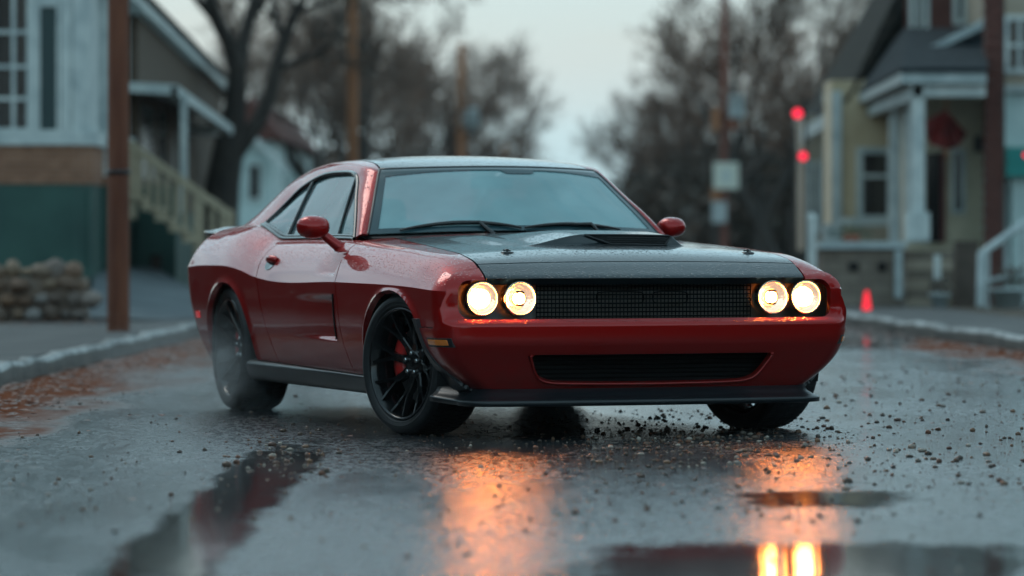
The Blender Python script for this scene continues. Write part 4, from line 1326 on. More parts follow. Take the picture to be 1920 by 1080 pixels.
def siding(name, c1, c2, pitch=.11):
    m = varied(name, c1, c2, 3, .6); b = m.node_tree.nodes['Principled BSDF']
    tc = N(m, 'ShaderNodeTexCoord'); sx = N(m, 'ShaderNodeSeparateXYZ'); L(m, tc, 'Object', sx, 'Vector')
    mu = N(m, 'ShaderNodeMath', operation='MULTIPLY'); mu.inputs[1].default_value = 1/pitch; L(m, sx, 'Z', mu, 0)
    fr = N(m, 'ShaderNodeMath', operation='FRACT'); L(m, mu, 'Value', fr, 0)
    bp = N(m, 'ShaderNodeBump', Strength=.9, Distance=.03); bp.invert = True; L(m, fr, 'Value', bp, 'Height'); L(m, bp, 'Normal', b, 'Normal')
    return m
M_SIDING = siding('white_clapboard', (.40, .52, .52), (.50, .62, .61))
M_SIDINGY = siding('yellow_clapboard', (.44, .335, .205), (.53, .415, .27))
def brick(name, c1, c2, mortar, scale):
    m = mat(name, c1, .8, spec=.3); b = m.node_tree.nodes['Principled BSDF']
    tc = N(m, 'ShaderNodeTexCoord'); mp = N(m, 'ShaderNodeMapping'); mp.inputs['Rotation'].default_value = (math.pi/2, 0, 0); L(m, tc, 'Object', mp, 'Vector')
    bt = N(m, 'ShaderNodeTexBrick', Scale=scale); bt.inputs['Color1'].default_value = (*c1, 1); bt.inputs['Color2'].default_value = (*c2, 1); bt.inputs['Mortar'].default_value = (*mortar, 1)
    bt.inputs['Mortar Size'].default_value = .015
    L(m, mp, 'Vector', bt, 'Vector'); L(m, bt, 'Color', b, 'Base Color')
    return m
M_BRICK = brick('old_brick', (.20, .085, .048), (.29, .14, .085), (.24, .20, .16), 4)
M_BLOCK = brick('tan_block_wall', (.16, .13, .105), (.22, .185, .15), (.12, .10, .085), 1.8)
M_BRICKD = brick('dark_red_brick', (.085, .028, .022), (.13, .045, .036), (.10, .07, .06), 5)
M_RUST = varied('rusty_timber_pole', (.10, .026, .012), (.17, .055, .026), 3, .75, stretch=(3, 3, .4), bump=.4, bscale=18)
M_POLE = varied('brown_timber_pole', (.27, .115, .055), (.40, .18, .09), 3, .8, stretch=(3, 3, .4), bump=.4, bscale=18)
M_POLED = varied('dark_timber_pole', (.13, .045, .034), (.22, .08, .055), 3, .8, stretch=(3, 3, .4))
M_STONE = per_island('fieldstone', [(.12,.065,.04),(.20,.13,.085),(.13,.10,.085),(.22,.20,.19),(.17,.09,.05),(.09,.06,.045),(.24,.16,.10)], .6)
M_BARK = varied('wet_bark', (.018, .015, .013), (.048, .038, .032), 6, .8, stretch=(2, 2, .5), bump=.6, bscale=14)
M_TWIG = varied('twig_bark', (.035, .028, .025), (.07, .05, .042), 3, .85)
M_DEADLF = per_island('withered_leaf', [(.15,.075,.048),(.20,.095,.055),(.10,.075,.055),(.24,.10,.055),(.11,.09,.07)], .7)
M_BUSH = per_island('dark_hedge_leaf', [(.035,.030,.022),(.060,.044,.030),(.085,.050,.032),(.045,.040,.032)], .6)

def quadbox(g, a, b):
    g.box((min(a[0], b[0]), min(a[1], b[1]), min(a[2], b[2])), (max(a[0], b[0]), max(a[1], b[1]), max(a[2], b[2])))
def pbox(g, x0, y0, x1, y1, Y, depth=.1):
    """a box whose camera-side face covers the given rectangle of the view at distance Y"""
    a = at(x0, y0, Y); b = at(x1, y1, Y)
    quadbox(g, a, (b[0], Y + depth, b[2]))
def part(name, mt, par, *rects, bevel=None):
    g = Geo()
    for r in rects: pbox(g, *r)
    return g.build(name, mt, par, bevel=bevel)
def place(root_loc, objs=None): pass
def rooted(name, X, Y, label, cat, group=None, z=0.0):
    o = empty(name, (X, Y, z)); tag(o, label, cat, group); return o
def adopt(root):
    """children were modelled in world space: keep them where they are"""
    bpy.context.view_layer.update()
    inv = Matrix.Translation(-root.location)
    for c in root.children:
        c.matrix_parent_inverse = inv
def prism(g, pts, ext):
    """polygon (3-D, planar) pushed along ext"""
    n = len(pts); e = Vector(ext)
    v = [tuple(p) for p in pts] + [tuple(Vector(p) + e) for p in pts]
    g.add(v, [list(range(n)), list(range(2*n-1, n-1, -1))] + [[i, (i+1) % n, (i+1) % n + n, i + n] for i in range(n)], False)

# ------------------------------------------------------------------ left side of the street
# house with the bay window
Yb = 47.0
hb = rooted('house', -5.6, Yb, 'white house with tall bay window over brick band and green basement', 'house')
g = Geo()
xa, xb_ = at(-260, 0, Yb)[0], at(138, 0, Yb)[0]
zs = at(0, 270, Yb)[2]; z0 = at(0, 345, Yb)[2]
xr_ = -4.86
def footprint(o):  # bay outline with a canted corner, then the main wall
    return [(xa, Yb - o), (xb_ + .1*o, Yb - o), (at(167, 0, Yb)[0] + o, Yb + .25), (at(167, 0, Yb)[0] + o, Yb + 1.5), (xr_ + o, Yb + 1.5), (xr_ + o, Yb + 4), (xa, Yb + 4)]
def wallring(name, mt, o, za, zb, par=hb):
    g = Geo(); fp = footprint(o)
    prism(g, [(p[0], p[1], za) for p in fp], (0, 0, zb - za))
    return g.build(name, mt, par)
wallring('basement_wall', M_GREEN, 0, -.1, z0)
wallring('brick_band', M_BRICK, .02, z0, zs - .0)
wallring('wall', M_WHITE, -.02, zs, 6.2)
wallring('window_ledge', M_WHITE, .06, zs - .01, zs + .16)
def win(par, x0, y0, x1, y1, Y, fr=6, mun_v=(), mun_h=(), glass=M_GLASSD, frame=M_WHITE, proud=.05):
    f = Geo()
    pbox(f, x0-fr, y0-fr, x0, y1+fr, Y - proud, proud); pbox(f, x1, y0-fr, x1+fr, y1+fr, Y - proud, proud)
    pbox(f, x0, y0-fr, x1, y0, Y - proud + .002, proud); pbox(f, x0, y1, x1, y1+fr, Y - proud + .002, proud)
    for mx_ in mun_v: pbox(f, mx_-3.5, y0, mx_+3.5, y1, Y - proud*.7, .03)
    for my_ in mun_h: pbox(f, x0, my_-3.5, x1, my_+3.5, Y - proud*.7 + .004, .03)
    fo = f.build('window', frame, par)
    g = Geo(); pbox(g, x0, y0, x1, y1, Y - .012, .008); p = g.build('pane', glass, par)
    p.parent = fo
    return fo
win(hb, -70, -20, 50, 240, Yb, 12, (25, -25), (60, 125, 185))
win(hb, 75, 12, 106, 243, Yb, 6, (), (), M_SHUT)
part('trim', M_WHITE, hb, (56, -60, 68, 244, Yb - .06, .06), (114, -60, 132, 244, Yb - .06, .06))
part('narrow_window', M_GLASSD, hb, (179, 95, 187, 250, Yb + 1.47, .05))
part('corner_board', M_WHITE, hb, (189, -60, 200, 330, Yb + 1.45, .06))
part('basement_door', M_GLASSD, hb, (141, 375, 158, 492, Yb + .2, .1))
part('door_frame', M_GREEN, hb, (132, 362, 140, 500, Yb + .17, .1), (159, 362, 167, 500, Yb + .17, .1))
g = Geo(); prism(g, [(xa - .3, Yb - .5, 6.2), (xr_ + .3, Yb - .5, 6.2), (xr_ + .3, Yb - .5, 6.35), ((xa + xr_)/2, Yb - .5, 8.2), (xa - .3, Yb - .5, 6.35)], (0, 5.2, 0)); g.build('roof', M_SLATE2, hb)
adopt(hb)

# long brown house behind, street wall running away from the camera
hc = rooted('house', -5.5, 58, 'long brown shingled house with pale eave and small white porch', 'house')
Xw = -4.78
g = Geo()
pl = [(Xw, 51.1, .3), (Xw, 66, .3), (Xw, 66, 3.36), (Xw, 49.6 + 1.5, 3.88)]
prism(g, pl, (-4.5, 0, 0)); g.build('wall', M_BROWNW, hc)
g = Geo(); prism(g, [(Xw + .14, 48.4, 3.92), (Xw + .14, 67, 3.30), (Xw + .14, 67, 3.44), (Xw + .14, 48.4, 4.06)], (-.5, 0, 0)); g.build('eave', M_WHITE, hc)
g = Geo(); prism(g, [(Xw + .18, 48.3, 4.065), (Xw + .18, 67.2, 3.445), (Xw - 2.4, 67.2, 5.6), (Xw - 2.4, 48.3, 6.3)], (0, 0, .08)); g.build('roof', M_SLATE2, hc)
g = Geo(); prism(g, [(Xw + .003, 51, .1), (Xw + .003, 66, .1), (Xw + .003, 66, 1.25), (Xw + .003, 51, 1.45)], (.05, 0, 0)); g.build('basement_wall', M_GREEN, hc)
part('basement_hatch', M_GLASSD, hc, (283, 478, 303, 530, 51.0, .05))
part('basement_front', M_GREEN, hc, (196, 348, 330, 600, 51.05, .05))
g = Geo()
prism(g, [at(236, 158, 50), at(332, 163, 50), at(332, 178, 50), at(236, 172, 50)], (0, .1, 0))
prism(g, [at(332, 163, 50), at(332, 178, 50), (at(332, 178, 50)[0], 60, 2.52), (at(332, 163, 50)[0], 60, 2.62)], (-.08, 0, 0))
prism(g, [at(236, 158, 50), at(332, 163, 50), (at(332, 163, 50)[0], 60, 2.62), (Xw, 60, 3.0)], (0, 0, .03))
g.build('porch_roof', M_WHITE, hc)
part('porch_post', M_WHITE, hc, (338, 176, 350, 400, 50.6, .12))
part('porch_post', M_WHITE, hc, (318, 182, 326, 400, 56.5, .12))
for (x0, x1, Y_) in ((264, 288, 53), (296, 312, 56)):
    g = Geo(); X0 = Xw + .012; ya, yb = F_*(-Xw)/(960 - x0), F_*(-Xw)/(960 - x1)
    g.box((X0 - .03, ya, 1.75), (X0, yb, 2.7)); g.build('window', M_GLASSD, hc)
part('second_porch_roof', M_WHITE, hc, (352, 234, 402, 251, 58, 1.2))
adopt(hc)

# wooden stairs coming down from the brown house
st = rooted('staircase', -4.2, 50, 'weathered wooden staircase with slatted rail descending beside the brown house', 'staircase')
Ys = 49.6
def rail_line(x): return 262 + (x - 245) * (392 - 262) / (430 - 245)
g = Geo(); prism(g, [at(238, 258, Ys), at(432, 394, Ys), at(432, 413, Ys), at(238, 277, Ys)], (0, .09, 0))
prism(g, [at(238, 350, Ys + .01), at(432, 494, Ys + .01), at(432, 509, Ys + .01), at(238, 365, Ys + .01)], (0, .06, 0))
g.build('handrail', M_WOOD, st)
for x in (246, 372, 428): part('newel', M_WOOD, st, (x - 10, rail_line(x) + 4, x + 10, rail_line(x) + 148, Ys + .015, .08))
for x in range(262, 424, 17):
    if abs(x - 372) > 9: part('baluster', M_WOOD, st, (x - 4.5, rail_line(x) + 12, x + 4.5, rail_line(x) + 96, Ys + .03, .03))
for k in range(8):
    x0 = 238 + k*26; y0 = 368 + k*20
    part('tread', M_WOOD, st, (x0, y0, x0 + 30, y0 + 7, Ys - .05, 1.0))
    part('riser', M_BROWNW, st, (x0 + 24, y0 + 7, x0 + 28, y0 + 22, Ys + .03, .9))
adopt(st)

# white house farther along
hd = rooted('house', -5.4, 84, 'pale blue-white house with red-edged roof beyond the big tree', 'house')
g = Geo(); xl, xrr_ = at(428, 0, 84)[0], at(512, 0, 84)[0]
g.box((xl, 84, .2), (xrr_, 100, at(0, 262, 84)[2])); g.build('wall', M_SIDING, hd)
g = Geo(); prism(g, [(xl - .1, 83.8, at(0, 266, 84)[2]), (xrr_ + .25, 83.8, at(0, 262, 84)[2]), ((xl + xrr_)/2, 83.8, at(0, 180, 84)[2])], (0, 16.6, 0)); g.build('roof', M_BRICKD, hd)
g = Geo(); prism(g, [at(470, 246, 83.5), at(540, 312, 83.5), at(540, 326, 83.5), at(470, 262, 83.5)], (0, .3, 0)); g.build('eave', M_WHITE, hd)
win(hd, 434, 318, 446, 372, 84, 4)
win(hd, 468, 310, 486, 372, 84, 4)
part('wing', M_SIDING, hd, (512, 330, 560, 430, 90, 4))
adopt(hd)

# fieldstone wall
g = Geo(); rs = random.Random(3)
for row in range(4):
    n = 12; zc_ = .13 + .08 + row * .145
    for i in range(n):
        X = -6.2 + 1.95 * (i + .5*(row % 2) + rs.uniform(-.15, .15)) / n
        if row == 3 and X > -4.40: continue
        rock(g, (X, 40.9 + rs.uniform(-.04, .08) + row*.03, zc_ + rs.uniform(-.02, .02)), rs.uniform(.07, .135), rs, rs.uniform(.6, .95), 6, 9)
g.box((-6.3, 40.95, .0), (-4.38, 41.4, .58))
tag(g.build('stone_wall', M_STONE), 'low tumbled fieldstone wall beside the driveway', 'wall')

# utility poles
def pole(name, px, Y, wpx, mt, label, group=None, h=9.5, z=.128, taper=.86):
    X = (px - 960)*Y/F_; w = wpx*Y/F_/2
    o = rooted(name, X, Y, label, 'utility pole', group, z)
    g = Geo(); g.lathe([(-.05, w*1.04), (1.0, w), (h*.5, w*.95), (h, w*taper)], 20, 'z', (0, 0, 0)); g.lathe([(h, w*taper), (h+.02, .001)], 20, 'z')
    g.build('shaft', mt, o)
    return o
p1 = pole('utility_pole', 222, 36.9, 41, M_RUST, 'thick rust-red timber pole on the left pavement before the driveway')
g = Geo(); g.lathe([(1.45, .108), (1.45, .112), (1.49, .112), (1.49, .108)], 20, 'z'); g.build('band', M_BLACK, p1)
GP = 'utility poles along the left kerb'
p2 = pole('utility_pole', 661, 65, 21, M_POLE, 'brown timber pole behind the red car roof, nearest of the far left poles', GP, 10)
p3 = pole('utility_pole', 866, 111, 17, M_POLE, 'far timber pole carrying a pale grey transformer can', GP, 6.2)
g = Geo(); g.lathe([(3.75, .001), (3.75, .19), (4.38, .19), (4.42, .001)], 16, 'z', (.30, -.1, 0)); g.box((.0, -.12, 3.9), (.2, -.08, 4.2)); g.build('transformer', M_PALEMET, p3)
p4 = pole('utility_pole', 948, 156, 14, M_POLE, 'short farthest timber pole above the middle of the car roof', GP, 4.4)
p5 = pole('utility_pole', 1358, 80, 13, M_POLED, 'thin dark pole on the right carrying a square sign and boxes', None, 9.5)
def pb(name, mt, x0, y0, x1, y1, par, dy=-.15, d=.2):
    g = Geo(); a, b = at(x0, y0, 80), at(x1, y1, 80); r = par.location
    g.box((a[0]-r.x, dy, b[2]-r.z), (b[0]-r.x, dy + d, a[2]-r.z)); return g.build(name, mt, par, bevel=.02)
pb('transformer', M_PALEMET, 1367, 178, 1396, 222, p5, -.2, .35); pb('meter_box', M_POLE, 1334, 205, 1350, 246, p5); pb('junction_box', M_TERRA, 1366, 222, 1380, 244, p5)
pb('sign_board', mat('pale_sign', (.62, .66, .58), .5), 1337, 305, 1384, 355, p5, -.2, .03); pb('sign_panel', mat('pale_sign_print', (.50, .58, .56), .5), 1352, 318, 1370, 342, p5, -.205, .01)
pb('lower_box', M_PALEMET, 1335, 378, 1362, 418, p5); pb('lower_sleeve', M_POLE, 1334, 352, 1350, 378, p5, -.12, .16)

# ------------------------------------------------------------------ right side of the street
Yr = 50.0
hy = rooted('house', 5.3, 56, 'cream house with deep white-posted porch and steep dark slate roof', 'house')
# camera-facing walls
g = Geo(); pbox(g, 1558, 150, 1700, 470, 57.0, 1.2); g.build('wall', M_SIDINGY, hy)
part('entry_wall', M_CREAM, hy, (1700, 120, 1860, 470, 54.5, 6))
part('side_wing', M_TAN, hy, (1508, 215, 1566, 470, 62.0, 1.5))
part('wing_trim', M_WHITE, hy, (1560, 170, 1578, 470, 56.9, .15))
g = Geo(); prism(g, [at(1502, 240, 61.5), at(1576, 196, 58.5), at(1576, 222, 58.5), at(1502, 266, 61.5)], (.1, .1, 0)); g.build('wing_eave', M_WHITE, hy)
for x in (1524, 1540): part('wing_window', M_GLASSD, hy, (x - 4, 312, x + 4, 432, 61.9, .05))
for x in (1518, 1534, 1550): part('wing_pilaster', M_WHITE, hy, (x - 4, 300, x + 4, 440, 61.8, .1))
win(hy, 1618, 288, 1664, 404, 57.0, 12, (), (330,))
for x0, x1 in ((1736, 1764),):
    part('door', M_GLASSD, hy, (x0, 286, x1, 455, 54.46, .05)); part('door_frame', M_REDDOOR, hy, (1765, 284, 1772, 455, 54.44, .06))
win(hy, 1790, 285, 1804, 395, 54.5, 6)
part('porch_lamp', M_BLACK, hy, (1828, 255, 1842, 285, 54.3, .15))
# porch structure
zb1 = at(0, 158, Yr)[2]
part('porch_beam', M_WHITE, hy, (1708, 157, 1848, 181, Yr, .2))
part('porch_cornice', M_PALEMET, hy, (1690, 136, 1850, 156, Yr - .12, .3))
g = Geo(); A, B = at(1712, 160, Yr), at(1712, 186, Yr); C_, D_ = at(1506, 246, 71), at(1506, 262, 71)
prism(g, [A, B, D_, C_], (.12, 0, 0)); g.build('porch_side_beam', M_WHITE, hy)
g = Geo(); A2, B2 = at(1690, 137, Yr - .1), at(1690, 155, Yr - .1); C2, D2 = at(1500, 236, 71), at(1500, 246, 71)
prism(g, [A2, B2, D2, C2], (.12, 0, 0)); g.build('porch_gutter', M_PALEMET, hy)
for (x0, x1, Y_) in ((1711, 1734, Yr + .02), (1698, 1711, 52.5), (1669, 1688, 54.5), (1545, 1562, 61)):
    part('porch_post', M_WHITE, hy, (x0, 165 if Y_ < 51 else 175, x1, 455, Y_, .18))
part('porch_pedestal', M_WHITE, hy, (1700, 398, 1744, 452, Yr - .05, .35)); part('porch_pedestal', M_WHITE, hy, (1545, 420, 1572, 470, 56, .3))
part('porch_parapet', M_WHITE, hy, (1575, 408, 1700, 424, 55.8, .1)); part('porch_panel', M_TAN, hy, (1606, 426, 1668, 452, 55.85, .1))
# roofs
g = Geo()
prism(g, [at(1690, 136, Yr - .15), at(1500, 236, 71), at(1575, 150, 71), at(1700, 60, 56)], (0, 0, .06))
prism(g, [at(1690, 136, Yr - .15), at(1852, 136, Yr - .15), at(1852, 60, 56), at(1700, 60, 56)], (0, 0, .06))
g.build('porch_roof', M_SLATE, hy)
g = Geo(); ra, rb = at(1528, 205, 62), at(1660, -20, 62)
prism(g, [(ra[0], 57, ra[2] - .1), (rb[0], 57, rb[2] - .1), (rb[0], 64.5, rb[2]), (ra[0], 64.5, ra[2])], (.1, 0, .05))
prism(g, [at(1575, 205, 57.2), at(1690, -30, 57.2), at(1900, -120, 57.2), at(1900, 205, 57.2)], (0, .2, 0))
g.build('roof', M_SLATE2, hy)
g = Geo(); prism(g, [at(1697, 112, 53), at(1846, 34, 53), at(1846, 52, 53), at(1697, 122, 53)], (0, .2, 0)); g.build('gable_trim', M_PALEMET, hy)
g = Geo(); prism(g, [at(1697, 118, 53.1), at(1850, 44, 53.1), at(1850, 135, 53.1), at(1697, 135, 53.1)], (0, .15, 0)); g.build('gable_infill', M_SLATE, hy)
dm = Geo(); pbox(dm, 1700, -60, 1840, 92, 56.8, .6); dmo = dm.build('dormer', M_BRICKD, hy)
win(hy, 1714, -30, 1734, 82, 56.8, 9, (1724,), ()); win(hy, 1796, -30, 1820, 38, 56.8, 9, (1808,), ())
part('chimney', M_PALEMET, hy, (1554, 165, 1570, 205, 61, .4))
adopt(hy)
# retaining wall in front of the porch
wl = rooted('retaining_wall', 4.6, 49.6, 'tan block retaining wall with pale coping under the porch', 'wall')
part('wall', M_BLOCK, wl, (1540, 466, 1694, 590, 49.6, .5))
part('coping', M_PALEMET, wl, (1536, 453, 1700, 466, 49.5, .7))
part('vent', M_GLASSD, wl, (1592, 492, 1610, 508, 49.57, .05)); part('vent', M_GLASSD, wl, (1646, 492, 1662, 508, 49.57, .05))
adopt(wl)
o = part('drainpipe', M_PALEMET, None, (1678, 470, 1692, 560, 49.4, .08), bevel=.02); tag(o, 'pale drainpipe down the end of the tan retaining wall', 'drainpipe')
# porch steps and the pillar beside them
sp_ = rooted('porch_steps', 5.2, 50, 'short brown porch steps between the retaining wall and the brick pillar', 'steps')
for k in range(6): part('step', M_TAN if k % 2 else M_BLOCK, sp_, (1700, 470 + k*18, 1788, 489 + k*18, 50.2 - k*.12, .14))
part('side_post', M_WHITE, sp_, (1752, 478, 1764, 560, 49.3, .08))
adopt(sp_)
o = part('pillar', M_BRICK, None, (1792, 452, 1836, 590, 49.2, .32), bevel=.01); o.data.materials[0] = varied('brown_pillar_render', (.060, .045, .036), (.10, .075, .06), 5, .8); tag(o, 'brown gate pillar standing right of the porch steps', 'pillar')
def pot(px, py, Y, s, label, plant=True):
    X, _, z = at(px, py, Y); o = rooted('planter', X, Y, label, 'planter', None, z)
    Geo().lathe([(0, .001), (0, s*.6), (s*1.1, s*.85), (s*1.1, s), (s*1.28, s), (s*1.28, s*.84), (s*1.1, s*.8), (s*1.05, .001)], 20, 'z').build('pot', M_PALEMET, o)
    g = Geo(); r2 = random.Random(px)
    for _ in range(60):
        a = r2.uniform(0, 6.28); q = s*r2.uniform(.1, 1); h = s*(1.1 + r2.uniform(.1, 1.1))
        g.add([(q*math.cos(a), q*math.sin(a), h), (q*math.cos(a)+.03, q*math.sin(a)+.02, h+.05), (q*math.cos(a)-.02, q*math.sin(a)+.03, h+.08)], [[0,1,2]], False)
    g.build('plant', M_BUSH, o)
pot(1762, 578, 48.6, .14, 'small pale planter at the foot of the porch steps')
pot(1888, 584, 48.4, .22, 'large pale planter under the sloping handrail at right')
X, _, z = at(1598, 455, 49.7); o = rooted('potted_shrub', X, 49.75, 'small dark green shrub on the coping of the tan retaining wall', 'plant', None, z)
g = Geo(); r2 = random.Random(2)
for _ in range(260):
    d = Vector((r2.gauss(0, 1), r2.gauss(0, .6), abs(r2.gauss(0, 1)))).normalized() * r2.uniform(.05, .26)
    s_ = .035; p = Vector((d.x*1.2, d.y, d.z*.8 + .06))
    g.add([p, p + Vector((r2.uniform(-1,1), r2.uniform(-1,1), r2.uniform(-1,1)))*s_, p + Vector((r2.uniform(-1,1), r2.uniform(-1,1), r2.uniform(-1,1)))*s_], [[0,1,2]], False)
g.build('foliage', mat('shrub_green', (.018, .06, .03), .6), o); Geo().lathe([(0, .001), (0, .09), (.1, .11), (.1, .001)], 14, 'z').build('pot', M_TERRA, o)
# stair rail at the far right
hr = rooted('stair_railing', 6.2, 48, 'pale blue-grey pipe stair railing at the right edge above the planter', 'railing')
g = Geo()
g.tube([at(1838, 575, 48), at(1840, 475, 48), at(1868, 456, 48.2), at(1985, 372, 49.5)], .05, 8); g.build('handrail', M_PALEMET, hr)
for x in (1852, 1886, 1918, 1950):
    Geo().tube([at(x, 590, 48.4), at(x, 470 - (x - 1852)*.7, 48.4)], .028, 6).build('rail_post', M_PALEMET, hr)
Geo().tube([at(1842, 530, 48.2), at(1960, 500, 48.6)], .025, 6).build('lower_rail', M_PALEMET, hr)
adopt(hr)
# brick porch column at right
Xc, _, zc_ = at(1861, 460, 51.5)
o = rooted('brick_column', Xc, 51.5, 'tall ribbed dark red brick column between the two right-hand houses', 'column', None, 0)
g = Geo()
for k in range(64):
    z = .1 + k*.075; e = .010 if k % 2 else 0
    g.box((-.112 + e, -.112 + e, z), (.112 - e, .112 - e, z + .0745))
g.build('shaft', M_BRICKD, o)
g = Geo(); g.box((.113, -.1, .1), (.145, .1, 4.9)); g.build('edge_strip', mat('dark_red_trim', (.045, .014, .012), .6), o)
# far right house
hw = rooted('house', 7.2, 54, 'pale blue clapboard house cut by the right edge of the picture', 'house')
part('wall', M_SIDING, hw, (1868, 165, 2400, 600, 53.0, 5)); part('upper_wall', M_TAN, hw, (1872, -160, 2400, 164, 53.0, 5))
part('trim_band', M_WHITE, hw, (1870, 160, 2400, 172, 52.9, .12)); part('corner_board', M_WHITE, hw, (1872, 172, 1886, 590, 52.92, .1))
win(hw, 1892, 38, 1960, 128, 53.0, 10, (1912, 1936), (85,))
part('awning', mat('teal_awning', (.01, .28, .26), .5), hw, (1888, 276, 1990, 331, 52.6, .35))
part('bay', M_SIDING, hw, (1898, 331, 2100, 520, 52.75, .3))
adopt(hw)
def redlamp(name, px, py, Y, r, label, cat):
    X, _, z = at(px, py, Y); o = rooted(name, X, Y, label, cat, None, z)
    Geo().lathe([(-.02, .001), (-.02, r*.9), (0, r), (.02, r*.8), (.03, .001)], 16, 'y').build('lens', M_SIGNAL, o)
    Geo().lathe([(.0, r*1.15), (-.10, r*1.2), (-.10, r*1.25), (.10, r*1.25), (.10, .001)], 16, 'y').build('housing', M_BLACK, o)
    return o
M_SIGNAL = lamp_mat('red_signal_light', (1.0, .03, .07), 1.6)
X, _, z = at(1918, 291, 52.4); redlamp('wall_lamp', 1923, 291, 52.3, .032, 'small lit red lamp on the teal awning at the right edge', 'lamp')
# mast with two lit red signal lamps
sg_ = rooted('signal_mast', at(1512, 0, 55)[0], 55, 'thin mast with two lit red signal lamps before the cream house', 'signal')
Geo().tube([(.0, .15, 0), (0, .15, 2.9)], .022, 8).build('mast', M_BLACK, sg_)
for (px, py, rr) in ((1495, 213, .066), (1505, 293, .058)):
    X, _, z = at(px, py, 55); X -= sg_.location.x
    Geo().lathe([(-.02, .001), (-.02, rr*.9), (0, rr), (.02, .001)], 16, 'y', (X, -.05, z)).build('signal_lens', M_SIGNAL, sg_)
    g = Geo(); g.lathe([(.0, rr*1.1), (-.05, rr*1.15), (-.05, rr*1.2), (.12, rr*1.2), (.12, .001)], 16, 'y', (X, -.05, z)); g.tube([(X, .05, z), (0, .15, z)], .02, 6); g.build('signal_housing', M_BLACK, sg_)
# lit red cone at the kerb
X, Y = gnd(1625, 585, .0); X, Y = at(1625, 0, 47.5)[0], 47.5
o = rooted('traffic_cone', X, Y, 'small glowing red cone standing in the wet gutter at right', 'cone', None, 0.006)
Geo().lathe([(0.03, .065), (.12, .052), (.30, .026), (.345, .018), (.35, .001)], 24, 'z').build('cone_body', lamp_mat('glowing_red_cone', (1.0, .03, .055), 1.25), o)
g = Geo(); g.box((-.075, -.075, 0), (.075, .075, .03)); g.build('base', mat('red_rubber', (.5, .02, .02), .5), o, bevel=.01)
# white bollard behind the right wing
X, Y = at(1522, 0, 48)[0], 48.0
o = rooted('white_post', X, Y, 'plain white post standing behind the right front wing of the car', 'post', None, .1)
Geo().lathe([(0, .058), (1.08, .056), (1.12, .062), (1.16, .058), (1.18, .001)], 18, 'z').build('shaft', M_WHITE, o)
# red cloth hanging in the porch
X, _, z = at(1772, 206, 51.5)
o = rooted('hanging_umbrella', X, 51.5, 'dark red half-folded parasol hanging under the porch roof', 'umbrella', None, z)
g = Geo(); n = 14; v = [(0, 0, 0)]
out = [(1738, 225), (1735, 250), (1742, 268), (1760, 277), (1780, 280), (1796, 275), (1808, 262), (1812, 250), (1800, 236), (1785, 220)]
for i, (px, py) in enumerate(out):
    q = at(px, py, 51.5); v.append((q[0] - X, (-.10 if i % 2 else .06), q[2] - z))
v.append((.02, .2, -.35))
m_ = len(out)
g.add(v, [[0, i+1, (i+1) % m_ + 1] for i in range(m_)] + [[m_+1, (i+1) % m_ + 1, i+1] for i in range(m_)], False)
g.build('cloth', varied('faded_red_cloth', (.06, .010, .009), (.22, .02, .018), 4, .8), o)
Geo().tube([(0.02, .05, .16), (0.02, .05, -.62)], .015, 6).build('stick', M_POLE, o)

# ------------------------------------------------------------------ trees
def grow(tg, cg, lg, p, d, length, r, depth, rs, maxd, leafp, spread=.6, up=.12):
    nseg = 5 if depth < 3 else 3
    pts = [p.copy()]; rad = [r]; q = p.copy(); dd = d.copy()
    for i in range(nseg):
        dd = (dd + Vector((rs.gauss(0, .13), rs.gauss(0, .13), rs.gauss(0, .10) + up*.3))).normalized()
        q = q + dd * (length/nseg); pts.append(q.copy()); rad.append(max(r * (1 - .38*(i+1)/nseg), .009))
    G_ = tg if depth <= 2 else cg
    G_.tube(pts, rad, 9 if depth == 0 else (6 if depth < 3 else 3), cap=False)
    if depth >= maxd:
        if rs.random() < leafp:
            for _ in range(4):
                c = pts[-1] + Vector((rs.gauss(0, .07), rs.gauss(0, .07), rs.gauss(0, .07))); s_ = rs.uniform(.04, .085)
                lg.add([c, c + Vector((rs.uniform(-1,1), rs.uniform(-1,1), rs.uniform(-1,1)))*s_, c + Vector((rs.uniform(-1,1), rs.uniform(-1,1), rs.uniform(-1,1)))*s_], [[0,1,2]], False)
        return
    nb = rs.choice((2, 3, 3)) if depth < 2 else rs.choice((3, 4, 4))
    for k in range(nb):
        t = rs.uniform(.45, 1.0) if k else 1.0
        i = min(int(t*nseg), nseg); base = pts[i]
        ax = dd.orthogonal().normalized(); ax.rotate(Matrix.Rotation(rs.uniform(0, 6.28), 3, dd))
        nd = (dd + ax * rs.uniform(.35, 1.0)*spread*1.3 + Vector((0, 0, up))).normalized()
        grow(tg, cg, lg, base, nd, length*rs.uniform(.58, .80), rad[i]*rs.uniform(.60, .78), depth+1, rs, maxd, leafp, spread, up)
def make_tree(seed, h, r, leafp=.25, maxd=6, spread=.6, up=.12, stems=None):
    rs_ = random.Random(seed); tg, cg, lg = Geo(), Geo(), Geo()
    if stems is None:
        grow(tg, cg, lg, Vector((0, 0, -.1)), Vector((rs_.gauss(0, .06), rs_.gauss(0, .06), 1)).normalized(), h*.36, r, 0, rs_, maxd, leafp, spread, up)
    else:
        for (pts, rads, subs) in stems:
            tg.tube(pts, rads, 10, cap=False)
            for (i, dv_, ln) in subs:
                grow(tg, cg, lg, Vector(pts[i]), Vector(dv_).normalized(), ln, rads[i]*.6, 2, rs_, maxd, leafp, spread, up)
    cg.v += [tuple(p) for p in []]
    return tg, cg, lg
M_CROWN = per_island('crown_twigs', [(.095,.066,.050),(.135,.084,.060),(.085,.066,.056),(.17,.092,.058)], .85)
